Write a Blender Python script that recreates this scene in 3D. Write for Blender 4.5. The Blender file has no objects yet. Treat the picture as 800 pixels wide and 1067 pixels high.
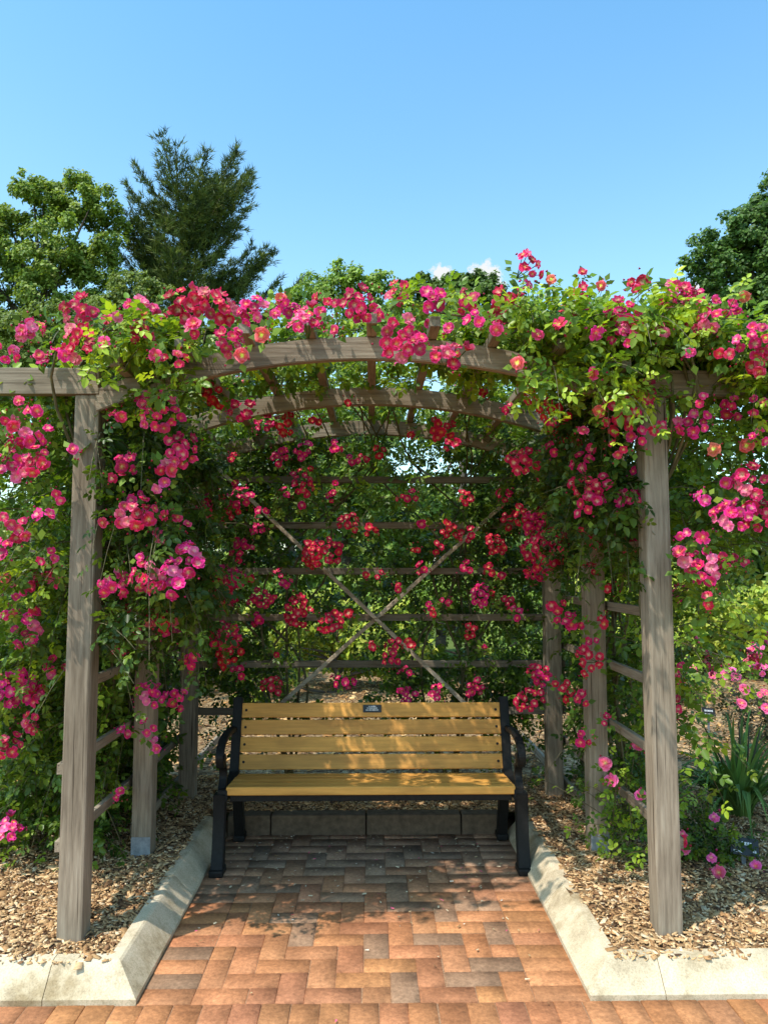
import bpy, bmesh, math, random
import numpy as np
from mathutils import Vector, Matrix, Quaternion, noise

random.seed(7)
RNG = np.random.default_rng(7)
sc = bpy.context.scene
COL = sc.collection
R = math.radians

# ------------------------------------------------------------------ camera
F_PX, CX, CY, H = 801.0, 400.0, 533.5, 1.6
PITCH, YAW = R(4.07), R(-0.93)
cam_d = bpy.data.cameras.new('camera')
cam = bpy.data.objects.new('camera', cam_d)
COL.objects.link(cam)
cam.location = (0, 0, H)
cam.rotation_euler = (R(90) + PITCH, 0, YAW)
cam_d.lens = F_PX / 1067 * 36
cam_d.sensor_width = 36
cam_d.clip_start = 0.05
cam_d.clip_end = 3000
sc.camera = cam
CAM_R = cam.rotation_euler.to_matrix()


def P(u, v, Y):
    """world point seen in the photograph at (u, v), at depth Y"""
    d = CAM_R @ Vector(((u - CX) / F_PX, (CY - v) / F_PX, -1))
    t = Y / d.y
    return Vector((d.x * t, Y, H + d.z * t))


# ------------------------------------------------------------------ helpers
def tag(o, label=None, cat=None, group=None, kind=None):
    if label: o['label'] = label
    if cat: o['category'] = cat
    if group: o['group'] = group
    if kind: o['kind'] = kind
    return o


def empty(name, loc, label, cat, group=None):
    o = bpy.data.objects.new(name, None)
    o.empty_display_size = 0.1
    COL.objects.link(o)
    o.location = loc
    return tag(o, label, cat, group)


def wloc(o):
    v = Vector((0, 0, 0))
    while o is not None:
        v = v + o.location
        o = o.parent
    return v


def link(name, me, mat, parent=None, center=None):
    """mesh holds world coordinates relative to center"""
    o = bpy.data.objects.new(name, me)
    COL.objects.link(o)
    c = Vector(center) if center is not None else Vector((0, 0, 0))
    if parent is not None:
        o.parent = parent
        o.location = c - wloc(parent)
    else:
        o.location = c
    if mat is not None and len(me.materials) == 0:
        me.materials.append(mat)
    return o


def np_mesh(name, V, faces, col=None, smooth=False):
    """V (n,3); faces: list of int arrays (m,k)"""
    me = bpy.data.meshes.new(name)
    V = np.asarray(V, np.float32)
    me.vertices.add(len(V))
    me.vertices.foreach_set('co', V.ravel())
    idx = np.concatenate([f.ravel() for f in faces]).astype(np.int32)
    tot = np.concatenate([np.full(len(f), f.shape[1]) for f in faces])
    start = np.concatenate([[0], np.cumsum(tot)[:-1]]).astype(np.int32)
    me.loops.add(len(idx))
    me.loops.foreach_set('vertex_index', idx)
    me.polygons.add(len(tot))
    me.polygons.foreach_set('loop_start', start)
    if smooth:
        me.polygons.foreach_set('use_smooth', np.ones(len(tot), bool))
    me.update(calc_edges=True)
    if col is not None:
        a = me.color_attributes.new('Col', 'FLOAT_COLOR', 'POINT')
        c = np.ones((len(V), 4), np.float32)
        c[:, :3] = col
        a.data.foreach_set('color', c.ravel())
    return me


def np_obj(name, V, faces, mat, parent=None, col=None, smooth=False, center=None):
    V = np.asarray(V, np.float64)
    c = np.array(center if center is not None else (V.min(0) + V.max(0)) / 2)
    me = np_mesh(name, V - c, faces, col, smooth)
    return link(name, me, mat, parent, Vector(c))


class MB:
    """bmesh builder in world coordinates, ONE mesh object per build()"""
    def __init__(self):
        self.bm = bmesh.new()

    def box(self, c, s, rot=None, bevel=0.0, seg=2):
        r = bmesh.ops.create_cube(self.bm, size=1.0)
        vs = r['verts']
        M = Matrix.Translation(Vector(c)) @ (rot.to_4x4() if rot is not None else Matrix.Identity(4)) @ Matrix.Diagonal((s[0], s[1], s[2], 1))
        bmesh.ops.transform(self.bm, matrix=M, verts=vs)
        if bevel > 0:
            es = list({e for v in vs for e in v.link_edges})
            bmesh.ops.bevel(self.bm, geom=es, offset=bevel, segments=seg, affect='EDGES', profile=0.6)
        return self

    def bar(self, a, b, w, h, up=(0, 0, 1), bevel=0.003):
        a, b = Vector(a), Vector(b)
        d = b - a
        x = d.normalized()
        y = Vector(up).cross(x).normalized()
        z = x.cross(y)
        return self.box((a + b) / 2, (d.length, w, h), Matrix((x, y, z)).transposed(), bevel)

    def prism(self, pts, axis_vec, bevel=0.0):
        """closed polygon pts extruded by axis_vec"""
        vs = [self.bm.verts.new(p) for p in pts]
        f = self.bm.faces.new(vs)
        r = bmesh.ops.extrude_face_region(self.bm, geom=[f])
        nv = [g for g in r['geom'] if isinstance(g, bmesh.types.BMVert)]
        bmesh.ops.translate(self.bm, verts=nv, vec=Vector(axis_vec))
        if bevel > 0:
            es = list({e for v in vs + nv for e in v.link_edges if e.calc_face_angle(0) > 0.5})
            bmesh.ops.bevel(self.bm, geom=es, offset=bevel, segments=2, affect='EDGES')
        return self

    def tube(self, pts, radii, n=8, caps=True):
        pts = [Vector(p) for p in pts]
        if not hasattr(radii, '__len__'): radii = [radii] * len(pts)
        rings = []
        prev = None
        for i, p in enumerate(pts):
            d = (pts[min(i + 1, len(pts) - 1)] - pts[max(i - 1, 0)]).normalized()
            if prev is None:
                ref = Vector((0, 0, 1)) if abs(d.z) < 0.9 else Vector((1, 0, 0))
                x = ref.cross(d).normalized()
            else:
                x = (prev - d * prev.dot(d)).normalized()
            prev = x
            y = d.cross(x)
            rings.append([self.bm.verts.new(p + (x * math.cos(2 * math.pi * k / n) + y * math.sin(2 * math.pi * k / n)) * radii[i]) for k in range(n)])
        for a, b in zip(rings, rings[1:]):
            for k in range(n):
                f = self.bm.faces.new((a[k], a[(k + 1) % n], b[(k + 1) % n], b[k]))
                f.smooth = True
        if caps:
            self.bm.faces.new(rings[0][::-1]); self.bm.faces.new(rings[-1])
        return self

    def build(self, name, mat, parent=None, center=None):
        bmesh.ops.recalc_face_normals(self.bm, faces=self.bm.faces)
        if center is None:
            co = np.array([v.co for v in self.bm.verts])
            center = (co.min(0) + co.max(0)) / 2
        bmesh.ops.translate(self.bm, verts=self.bm.verts, vec=-Vector(center))
        me = bpy.data.meshes.new(name)
        self.bm.to_mesh(me)
        self.bm.free()
        return link(name, me, mat, parent, center)


# ------------------------------------------------------------------ materials
def new_mat(name):
    m = bpy.data.materials.new(name)
    m.use_nodes = True
    nt = m.node_tree
    b = nt.nodes['Principled BSDF']
    return m, nt, b


def N(nt, t, **kw):
    n = nt.nodes.new(t)
    for k, v in kw.items():
        if k.startswith('i_'):
            n.inputs[k[2:].replace('_', ' ')].default_value = v
        else:
            setattr(n, k, v)
    return n


def ramp(nt, fac, stops):
    r = nt.nodes.new('ShaderNodeValToRGB')
    e = r.color_ramp.elements
    while len(e) < len(stops): e.new(0.5)
    for el, (p, c) in zip(e, stops):
        el.position = p
        el.color = (c[0], c[1], c[2], 1)
    nt.links.new(fac, r.inputs[0])
    return r.outputs[0]


def mixc(nt, fac, a, b, mode='MIX'):
    m = nt.nodes.new('ShaderNodeMix')
    m.data_type = 'RGBA'
    m.blend_type = mode
    for sock, val in ((0, fac), (6, a), (7, b)):
        if hasattr(val, 'is_output'):
            nt.links.new(val, m.inputs[sock])
        elif sock == 0:
            m.inputs[0].default_value = val
        else:
            m.inputs[sock].default_value = (val[0], val[1], val[2], 1)
    return m.outputs[2]


def mathn(nt, op, a, b=None):
    m = nt.nodes.new('ShaderNodeMath')
    m.operation = op
    for i, v in enumerate((a, b)):
        if v is None: continue
        if hasattr(v, 'is_output'): nt.links.new(v, m.inputs[i])
        else: m.inputs[i].default_value = v
    return m.outputs[0]


def noise_out(nt, vec, scale, detail=4, rough=0.6, out=0):
    n = nt.nodes.new('ShaderNodeTexNoise')
    n.inputs['Scale'].default_value = scale
    n.inputs['Detail'].default_value = detail
    n.inputs['Roughness'].default_value = rough
    if vec is not None: nt.links.new(vec, n.inputs['Vector'])
    return n.outputs[out]


def bump(nt, b, height, strength=0.3, dist=0.01):
    bp = nt.nodes.new('ShaderNodeBump')
    bp.inputs['Strength'].default_value = strength
    bp.inputs['Distance'].default_value = dist
    nt.links.new(height, bp.inputs['Height'])
    nt.links.new(bp.outputs[0], b.inputs['Normal'])


def obj_vec(nt, scale=(1, 1, 1), rnd=True):
    tc = nt.nodes.new('ShaderNodeTexCoord')
    mp = nt.nodes.new('ShaderNodeMapping')
    mp.inputs['Scale'].default_value = scale
    nt.links.new(tc.outputs['Object'], mp.inputs['Vector'])
    if rnd:
        oi = nt.nodes.new('ShaderNodeObjectInfo')
        mu = mathn(nt, 'MULTIPLY', oi.outputs['Random'], 37.0)
        cb = nt.nodes.new('ShaderNodeCombineXYZ')
        for i in range(3): nt.links.new(mu, cb.inputs[i])
        nt.links.new(cb.outputs[0], mp.inputs['Location'])
    return mp.outputs[0]


def wood_mat(name, axis, tint=1.0):
    m, nt, b = new_mat(name)
    st = [70, 70, 70]; st[axis] = 5.0
    v = obj_vec(nt, st)
    g = noise_out(nt, v, 1.0, 6, 0.65)
    v2 = obj_vec(nt, [3.0 if i != axis else 0.9 for i in range(3)])
    big = noise_out(nt, v2, 1.6, 3)
    c1 = ramp(nt, g, [(0.25, (0.17 * tint, 0.135 * tint, 0.10 * tint)), (0.5, (0.30 * tint, 0.245 * tint, 0.185 * tint)), (0.75, (0.41 * tint, 0.35 * tint, 0.275 * tint))])
    c2 = ramp(nt, big, [(0.3, (0.66, 0.62, 0.58)), (0.7, (1.12, 1.08, 1.04))])
    col = mixc(nt, 1.0, c1, c2, 'MULTIPLY')
    sc_ = [90, 90, 90]; sc_[axis] = 1.6
    cr = noise_out(nt, obj_vec(nt, sc_), 1.0, 2, 0.5)
    crm = ramp(nt, cr, [(0.27, (0.22, 0.19, 0.17)), (0.36, (1, 1, 1))])
    col = mixc(nt, 1.0, col, crm, 'MULTIPLY')
    nt.links.new(col, b.inputs['Base Color'])
    b.inputs['Roughness'].default_value = 0.85
    b.inputs['Specular IOR Level'].default_value = 0.2
    bump(nt, b, mathn(nt, 'ADD', g, cr), 0.5, 0.004)
    return m


WD = wood_mat('dark_weathered_wood', 0, 0.7)
WB = wood_mat('pale_weathered_wood', 0, 1.5)
WX, WY, WZ = wood_mat('weathered_wood_x', 0), wood_mat('weathered_wood_y', 1), wood_mat('weathered_wood_z', 2)


def leaf_mat(name, trans=0.3, rough=0.42, tcol=(1.5, 1.55, 0.55), spec=0.35):
    m, nt, b = new_mat(name)
    a = N(nt, 'ShaderNodeAttribute', attribute_name='Col')
    nt.links.new(a.outputs['Color'], b.inputs['Base Color'])
    b.inputs['Roughness'].default_value = rough
    b.inputs['Specular IOR Level'].default_value = spec
    t = N(nt, 'ShaderNodeBsdfTranslucent')
    tc = mixc(nt, 1.0, a.outputs['Color'], tcol, 'MULTIPLY')
    nt.links.new(tc, t.inputs['Color'])
    mx = N(nt, 'ShaderNodeMixShader')
    mx.inputs[0].default_value = trans
    nt.links.new(b.outputs[0], mx.inputs[1])
    nt.links.new(t.outputs[0], mx.inputs[2])
    nt.links.new(mx.outputs[0], nt.nodes['Material Output'].inputs['Surface'])
    return m


LEAF = leaf_mat('rose_leaf', 0.34, 0.40)
TREELEAF = leaf_mat('tree_leaf', 0.3, 0.5, spec=0.25)
NEEDLE = leaf_mat('pine_needle', 0.1, 0.6, spec=0.2)


def petal_mat():
    m, nt, b = new_mat('rose_petal')
    a = N(nt, 'ShaderNodeAttribute', attribute_name='Col')
    oi = N(nt, 'ShaderNodeObjectInfo')
    hs = N(nt, 'ShaderNodeHueSaturation')
    nt.links.new(a.outputs['Color'], hs.inputs['Color'])
    nt.links.new(mathn(nt, 'ADD', mathn(nt, 'MULTIPLY', oi.outputs['Random'], -0.035), 0.512), hs.inputs['Hue'])
    nt.links.new(mathn(nt, 'ADD', mathn(nt, 'MULTIPLY', oi.outputs['Random'], 0.25), 0.92), hs.inputs['Value'])
    nt.links.new(hs.outputs[0], b.inputs['Base Color'])
    b.inputs['Roughness'].default_value = 0.55
    b.inputs['Specular IOR Level'].default_value = 0.2
    t = N(nt, 'ShaderNodeBsdfTranslucent')
    nt.links.new(hs.outputs[0], t.inputs['Color'])
    mx = N(nt, 'ShaderNodeMixShader')
    mx.inputs[0].default_value = 0.3
    nt.links.new(b.outputs[0], mx.inputs[1])
    nt.links.new(t.outputs[0], mx.inputs[2])
    nt.links.new(mx.outputs[0], nt.nodes['Material Output'].inputs['Surface'])
    return m


PETAL = petal_mat()


def simple(name, col, rough=0.6, metal=0.0, nscale=0, namt=0.3, bmp=0.0, spec=0.4):
    m, nt, b = new_mat(name)
    b.inputs['Roughness'].default_value = rough
    b.inputs['Metallic'].default_value = metal
    b.inputs['Specular IOR Level'].default_value = spec
    if nscale:
        v = obj_vec(nt)
        n = noise_out(nt, v, nscale, 5)
        lo = [c * (1 - namt) for c in col]; hi = [min(1, c * (1 + namt)) for c in col]
        nt.links.new(ramp(nt, n, [(0.3, lo), (0.7, hi)]), b.inputs['Base Color'])
        if bmp: bump(nt, b, n, bmp, 0.004)
    else:
        b.inputs['Base Color'].default_value = (*col, 1)
    return m


BARK = simple('bark', (0.10, 0.075, 0.055), 0.9, nscale=9, namt=0.5, bmp=0.6)
CANE = simple('rose_cane', (0.12, 0.10, 0.045), 0.7, nscale=20, namt=0.5)
IRON = simple('black_iron', (0.012, 0.0115, 0.011), 0.55, nscale=60, namt=0.3, bmp=0.15, spec=0.2)
METAL = simple('galvanised_steel', (0.30, 0.33, 0.37), 0.5, 0.5, nscale=30)
PLATE = simple('plaque_black', (0.015, 0.014, 0.013), 0.4)
SILVER = simple('plaque_silver', (0.62, 0.60, 0.58), 0.45, 0.3)


def attr_mat(name, rough=0.85, nscale=60, namt=0.5, bmp=0.5, dist=0.004, spec=0.25, stain=None):
    m, nt, b = new_mat(name)
    a = N(nt, 'ShaderNodeAttribute', attribute_name='Col')
    v = obj_vec(nt, rnd=False)
    n = noise_out(nt, v, nscale, 6, 0.7)
    k = ramp(nt, n, [(0.25, [1 - namt] * 3), (0.75, [1 + namt * 0.6] * 3)])
    col = mixc(nt, 1.0, a.outputs['Color'], k, 'MULTIPLY')
    if stain:
        s = noise_out(nt, v, stain, 4, 0.6)
        col = mixc(nt, 1.0, col, ramp(nt, s, [(0.32, (0.62, 0.60, 0.58)), (0.62, (1.05, 1.04, 1.02))]), 'MULTIPLY')
    nt.links.new(col, b.inputs['Base Color'])
    b.inputs['Roughness'].default_value = rough
    b.inputs['Specular IOR Level'].default_value = spec
    bump(nt, b, n, bmp, dist)
    return m


BRICK = attr_mat('clay_brick', 0.85, 55, 0.5, 0.8, 0.004, stain=5.5)
CHIP = attr_mat('wood_chip', 0.9, 120, 0.4, 0.4, 0.002)


def concrete_mat():
    m, nt, b = new_mat('concrete')
    v = obj_vec(nt)
    n = noise_out(nt, v, 5, 6, 0.7)
    f = noise_out(nt, v, 160, 4, 0.7)
    col = ramp(nt, n, [(0.28, (0.39, 0.305, 0.20)), (0.5, (0.60, 0.485, 0.335)), (0.72, (0.69, 0.575, 0.42))])
    col = mixc(nt, 1.0, col, ramp(nt, f, [(0.3, (0.72, 0.72, 0.70)), (0.55, (1.05, 1.05, 1.05))]), 'MULTIPLY')
    n2 = noise_out(nt, v, 2.3, 5, 0.75)
    col = mixc(nt, 1.0, col, ramp(nt, n2, [(0.38, (0.60, 0.55, 0.46)), (0.53, (1, 1, 1))]), 'MULTIPLY')
    nt.links.new(col, b.inputs['Base Color'])
    b.inputs['Roughness'].default_value = 0.9
    b.inputs['Specular IOR Level'].default_value = 0.2
    bump(nt, b, f, 0.4, 0.003)
    return m


CONCRETE = concrete_mat()


def bench_mat():
    m, nt, b = new_mat('tan_slat')
    v = obj_vec(nt, (1.6, 42, 42))
    n = noise_out(nt, v, 1.5, 6, 0.7)
    v2 = obj_vec(nt, (1.5, 6, 6))
    n2 = noise_out(nt, v2, 2.0, 4, 0.6)
    col = ramp(nt, n, [(0.25, (0.54, 0.250, 0.048)), (0.75, (0.82, 0.41, 0.092))])
    col = mixc(nt, 1.0, col, ramp(nt, n2, [(0.3, (0.70, 0.68, 0.66)), (0.6, (1.05, 1.05, 1.05))]), 'MULTIPLY')
    oi = N(nt, 'ShaderNodeObjectInfo')
    col = mixc(nt, 1.0, col, ramp(nt, oi.outputs['Random'], [(0, (.86, .84, .86)), (1, (1.06, 1.06, 1.04))]), 'MULTIPLY')
    nt.links.new(col, b.inputs['Base Color'])
    b.inputs['Roughness'].default_value = 0.6
    b.inputs['Specular IOR Level'].default_value = 0.35
    bump(nt, b, n, 0.12, 0.002)
    return m


SLAT = bench_mat()


def soil_mat():
    m, nt, b = new_mat('mulch_soil')
    v = obj_vec(nt, rnd=False)
    vo = N(nt, 'ShaderNodeTexVoronoi')
    vo.inputs['Scale'].default_value = 42
    vo.inputs['Randomness'].default_value = 1
    mp = N(nt, 'ShaderNodeMapping')
    nt.links.new(v, mp.inputs[0])
    w = N(nt, 'ShaderNodeVectorMath', operation='ADD')
    nz = N(nt, 'ShaderNodeTexNoise'); nz.inputs['Scale'].default_value = 14
    nt.links.new(v, nz.inputs['Vector'])
    scl = N(nt, 'ShaderNodeVectorMath', operation='SCALE'); scl.inputs['Scale'].default_value = 0.06
    nt.links.new(nz.outputs['Color'], scl.inputs[0])
    nt.links.new(v, w.inputs[0]); nt.links.new(scl.outputs[0], w.inputs[1])
    nt.links.new(w.outputs[0], vo.inputs['Vector'])
    sep = N(nt, 'ShaderNodeSeparateColor')
    nt.links.new(vo.outputs['Color'], sep.inputs[0])
    col = ramp(nt, sep.outputs[0], [(0.0, (0.08, 0.045, 0.025)), (0.35, (0.21, 0.13, 0.07)), (0.7, (0.35, 0.23, 0.12)), (1.0, (0.48, 0.36, 0.22))])
    big = noise_out(nt, v, 2.2, 4)
    col = mixc(nt, 1.0, col, ramp(nt, big, [(0.35, (0.55, 0.5, 0.45)), (0.62, (1.05, 1, 0.95))]), 'MULTIPLY')
    nt.links.new(col, b.inputs['Base Color'])
    b.inputs['Roughness'].default_value = 0.95
    b.inputs['Specular IOR Level'].default_value = 0.1
    bump(nt, b, vo.outputs['Distance'], 0.8, 0.01)
    return m


SOIL = soil_mat()
SAND = simple('joint_sand', (0.30, 0.17, 0.095), 0.95, nscale=120, namt=0.4)
MAGENTA = None


def grass_mat():
    m, nt, b = new_mat('lawn')
    v = obj_vec(nt, rnd=False)
    n = noise_out(nt, v, 0.35, 5)
    f = noise_out(nt, v, 30, 3)
    col = ramp(nt, n, [(0.3, (0.06, 0.10, 0.02)), (0.7, (0.13, 0.17, 0.04))])
    col = mixc(nt, 1.0, col, ramp(nt, f, [(0.3, (0.6, 0.6, 0.6)), (0.7, (1.2, 1.2, 1.2))]), 'MULTIPLY')
    nt.links.new(col, b.inputs['Base Color'])
    b.inputs['Roughness'].default_value = 0.95
    b.inputs['Specular IOR Level'].default_value = 0.1
    bump(nt, b, f, 0.8, 0.03)
    return m


# ------------------------------------------------------------------ setting: ground
KL, KR, KY0, KY1 = -0.86, 0.81, 2.95, 4.72      # inner foot lines of the kerb

me = np_mesh('ground', [(-900, -60, -0.06), (900, -60, -0.06), (900, 1800, -0.06), (-900, 1800, -0.06)], [np.array([[0, 1, 2, 3]])])
tag(link('ground', me, grass_mat()), kind='structure')

me = np_mesh('joint_sand', [(-5, -2, -0.005), (5, -2, -0.005), (5, KY1 + .3, -0.005), (-5, KY1 + .3, -0.005)], [np.array([[0, 1, 2, 3]])])
tag(link('paving_bed', me, SAND), kind='structure')


def brick_paving():
    bl, g = 0.214, 0.0018
    rects = []           # x0,y0,x1,y1
    u = 0.107
    # border along the right kerb: bricks lying across
    xb = KR - 0.2
    y = KY0
    while y < KY1:
        rects.append((xb, y, KR + 0.03, y + u)); y += u
    # the same border along the left kerb
    xl = KL + 0.2
    y = KY0
    while y < KY1:
        rects.append((KL - 0.03, y, xl, y + u)); y += u
    # soldier rows in front
    x = -5.0
    while x < 5.0:
        rects.append((x, KY0 - bl, x + u, KY0)); x += u
    # running bond beyond that, towards the viewer
    for k in range(1, 24):
        y0 = KY0 - bl - k * u
        x = -5.0 + (k % 2) * u
        while x < 5.0:
            rects.append((x, y0, x + bl, y0 + u)); x += bl
    # herringbone inside the alcove
    def clip(r):
        x0, y0, x1, y1 = r
        x0 = max(x0, xl); x1 = min(x1, xb); y0 = max(y0, KY0); y1 = min(y1, KY1 + .02)
        if x1 - x0 > 0.02 and y1 - y0 > 0.02: rects.append((x0, y0, x1, y1))
    ox, oy = xb, KY0
    for i in range(-40, 40):
        for j in range(-40, 40):
            k = (i - j) % 4
            x0, y0 = ox + i * u, oy + j * u
            if k == 0: clip((x0, y0, x0 + 2 * u, y0 + u))
    # upright bricks of the 90 degree herringbone
    for i in range(-40, 40):
        for j in range(-40, 40):
            if (i - j) % 4 == 3:
                x0, y0 = ox + i * u, oy + j * u
                clip((x0, y0, x0 + u, y0 + 2 * u))
    V, Fq, C = [], [], []
    base = np.array([(0, 0), (1, 0), (1, 1), (0, 1)])
    for (x0, y0, x1, y1) in rects:
        x0 += g / 2; y0 += g / 2; x1 -= g / 2; y1 -= g / 2
        jx, jy = RNG.normal(0, 0.0012, 2)
        x0 += jx; x1 += jx; y0 += jy; y1 += jy
        z = RNG.normal(0, 0.0010)
        tx, ty = RNG.normal(0, 0.004, 2)
        ch = 0.0025
        n0 = len(V)
        cx, cy = (x0 + x1) / 2, (y0 + y1) / 2
        for (ins, zz) in ((0, -0.03), (0, -0.005), (ch, 0.0)):
            for (a, b) in base:
                X = (x0 + ins) if a == 0 else (x1 - ins)
                Y = (y0 + ins) if b == 0 else (y1 - ins)
                V.append((X, Y, z + zz + (X - cx) * tx + (Y - cy) * ty))
        for lv in range(2):
            for k in range(4):
                Fq.append((n0 + lv * 4 + k, n0 + lv * 4 + (k + 1) % 4, n0 + lv * 4 + 4 + (k + 1) % 4, n0 + lv * 4 + 4 + k))
        Fq.append((n0 + 8, n0 + 9, n0 + 10, n0 + 11))
        r = RNG.random()
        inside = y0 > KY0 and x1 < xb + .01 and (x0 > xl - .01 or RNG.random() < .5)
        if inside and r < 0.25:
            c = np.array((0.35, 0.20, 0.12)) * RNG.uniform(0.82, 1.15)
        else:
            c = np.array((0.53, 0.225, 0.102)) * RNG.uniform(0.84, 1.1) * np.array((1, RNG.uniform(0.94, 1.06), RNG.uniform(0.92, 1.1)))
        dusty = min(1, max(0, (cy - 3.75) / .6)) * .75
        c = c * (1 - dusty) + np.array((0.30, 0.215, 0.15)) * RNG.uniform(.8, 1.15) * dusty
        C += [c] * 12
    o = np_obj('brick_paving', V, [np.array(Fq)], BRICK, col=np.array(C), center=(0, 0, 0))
    tag(o, kind='structure')


brick_paving()


# kerb: swept profile (d = into the bed, z)
PROF = [(0.0, -0.05), (0.0, 0.018), (0.008, 0.026), (0.084, 0.109), (0.094, 0.115), (0.135, 0.117), (0.14, 0.10), (0.14, -0.05)]


def kerb_run(name, stations, mat=CONCRETE):
    """stations: list of (x, y, ox, oy) with offset direction; joins consecutive"""
    V, Fq = [], []
    n = len(PROF)
    for (x, y, ox, oy) in stations:
        for d, z in PROF:
            V.append((x + ox * d, y + oy * d, z))
    for s in range(len(stations) - 1):
        for k in range(n - 1):
            a = s * n + k
            Fq.append((a, a + 1, a + 1 + n, a + n))
    caps = [tuple(range(n)), tuple(range((len(stations) - 1) * n, len(stations) * n))[::-1]]
    me = bpy.data.meshes.new(name)
    me.from_pydata(V, [], Fq + caps)
    bm = bmesh.new(); bm.from_mesh(me)
    bmesh.ops.recalc_face_normals(bm, faces=bm.faces)
    bm.to_mesh(me); bm.free()
    o = link(name, me, mat)
    return tag(o, kind='structure')


g = 0.003
kerb_run('concrete_kerb', [(-1.20, KY0, 0, 1), (KL, KY0, -1, 1), (KL, 3.85, -1, 0)])
kerb_run('concrete_kerb', [(KL, 3.85 + g, -1, 0), (KL, KY1, -1, 0)])
kerb_run('concrete_kerb', [(-2.1, KY0, 0, 1), (-1.20 - g, KY0, 0, 1)])
kerb_run('concrete_kerb', [(-3.0, KY0, 0, 1), (-2.1 - g, KY0, 0, 1)])
kerb_run('concrete_kerb', [(1.09, KY0, 0, 1), (KR, KY0, 1, 1), (KR, 3.72, 1, 0)])
kerb_run('concrete_kerb', [(KR, 3.72 + g, 1, 0), (KR, KY1, 1, 0)])
kerb_run('concrete_kerb', [(1.09 + g, KY0, 0, 1), (2.0, KY0, 0, 1)])
kerb_run('concrete_kerb', [(2.0 + g, KY0, 0, 1), (3.0, KY0, 0, 1)])

STONE = simple('kerb_stone', (0.13, 0.088, 0.056), 0.9, nscale=25, namt=0.35, bmp=0.5)
xs = [KL, -0.60, -0.03, 0.54, KR]
for a, b in zip(xs, xs[1:]):
    m = MB(); m.box(((a + b) / 2, KY1 + 0.06, 0.03), (b - a - 0.006, 0.11, 0.17), bevel=0.012)
    tag(m.build('kerb_stone', STONE), kind='structure')


# mulch bed, one sheet round the alcove
def bed_h(x, y):
    return 0.105 + 0.022 * noise.noise((x * 2.3, y * 2.3, 0)) + 0.012 * noise.noise((x * 9, y * 9, 3)) + 0.02 * min(1, max(0, (y - 5.2) / 2))


def mulch():
    xs = np.arange(-7, 7.01, 0.05); ys = np.arange(3.05, 11.01, 0.05)
    idx = {}
    V, Fq = [], []
    for j, y in enumerate(ys):
        for i, x in enumerate(xs):
            idx[(i, j)] = len(V)
            V.append((x, y, bed_h(x, y)))
    for j in range(len(ys) - 1):
        for i in range(len(xs) - 1):
            xm, ym = xs[i] + .025, ys[j] + .025
            if KL - 0.1 < xm < KR + 0.1 and ym < KY1 + 0.07: continue
            Fq.append((idx[(i, j)], idx[(i + 1, j)], idx[(i + 1, j + 1)], idx[(i, j + 1)]))
    o = np_obj('mulch_bed', V, [np.array(Fq)], SOIL, smooth=True, center=(0, 0, 0))
    tag(o, kind='structure')


mulch()


def chips():
    n1, n2 = 62000, 9000
    X, Y = [], []
    while len(X) < n1:
        x, y = RNG.uniform(-2.6, 2.6), RNG.uniform(3.03, 5.6)
        if KL - 0.12 < x < KR + 0.12 and y < KY1 + 0.1: continue
        X.append(x); Y.append(y)
    while len(X) < n1 + n2:
        x, y = RNG.uniform(-5, 5.5), RNG.uniform(5.4, 10)
        X.append(x); Y.append(y)
    n = n1 + n2
    X, Y = np.array(X), np.array(Y)
    Z = np.array([bed_h(a, b) for a, b in zip(X, Y)]) + RNG.uniform(0.0, 0.014, n)
    far = np.concatenate([np.ones(n1), np.full(n2, 2.0)])
    L = RNG.gamma(1.9, 0.0066, n) * far + 0.005
    W = L * RNG.uniform(0.25, 0.6, n) * 0.9
    T = RNG.uniform(0.002, 0.005, n)
    yaw = RNG.uniform(0, 2 * np.pi, n)
    t1, t2 = RNG.normal(0, 0.22, n), RNG.normal(0, 0.3, n)
    cube = np.array([(-.5, -.5, -.5), (.5, -.38, -.5), (.42, .5, -.5), (-.5, .4, -.5), (-.5, -.5, .5), (.5, -.38, .5), (.42, .5, .5), (-.5, .4, .5)])
    loc = cube[None] * np.stack([L, W, T], 1)[:, None]
    z = loc[:, :, 2] + loc[:, :, 0] * t1[:, None] + loc[:, :, 1] * t2[:, None]
    c, s = np.cos(yaw)[:, None], np.sin(yaw)[:, None]
    x = loc[:, :, 0] * c - loc[:, :, 1] * s + X[:, None]
    y = loc[:, :, 0] * s + loc[:, :, 1] * c + Y[:, None]
    V = np.stack([x, y, z + Z[:, None]], 2).reshape(-1, 3)
    f = np.array([(4, 5, 6, 7), (0, 1, 5, 4), (1, 2, 6, 5), (2, 3, 7, 6), (3, 0, 4, 7)])
    Fq = (f[None] + (np.arange(n) * 8)[:, None, None]).reshape(-1, 4)
    pal = np.array([(0.74, 0.48, 0.25), (0.60, 0.36, 0.17), (0.46, 0.25, 0.11), (0.26, 0.13, 0.06), (0.80, 0.60, 0.38), (0.12, 0.062, 0.034)])
    c = pal[RNG.choice(6, n, p=[.22, .25, .2, .15, .10, .08])] * RNG.uniform(0.75, 1.2, (n, 1))
    far_m = Y > 5.4
    c[far_m] = c[far_m] * np.array((1.05, 0.92, 0.7))
    o = np_obj('wood_chips', V, [Fq], CHIP, col=np.repeat(c, 8, 0), center=(0, 0, 0))
    tag(o, 'loose tan and brown wood chips spread over the planting beds', 'wood chips', kind='stuff')


chips()

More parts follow.
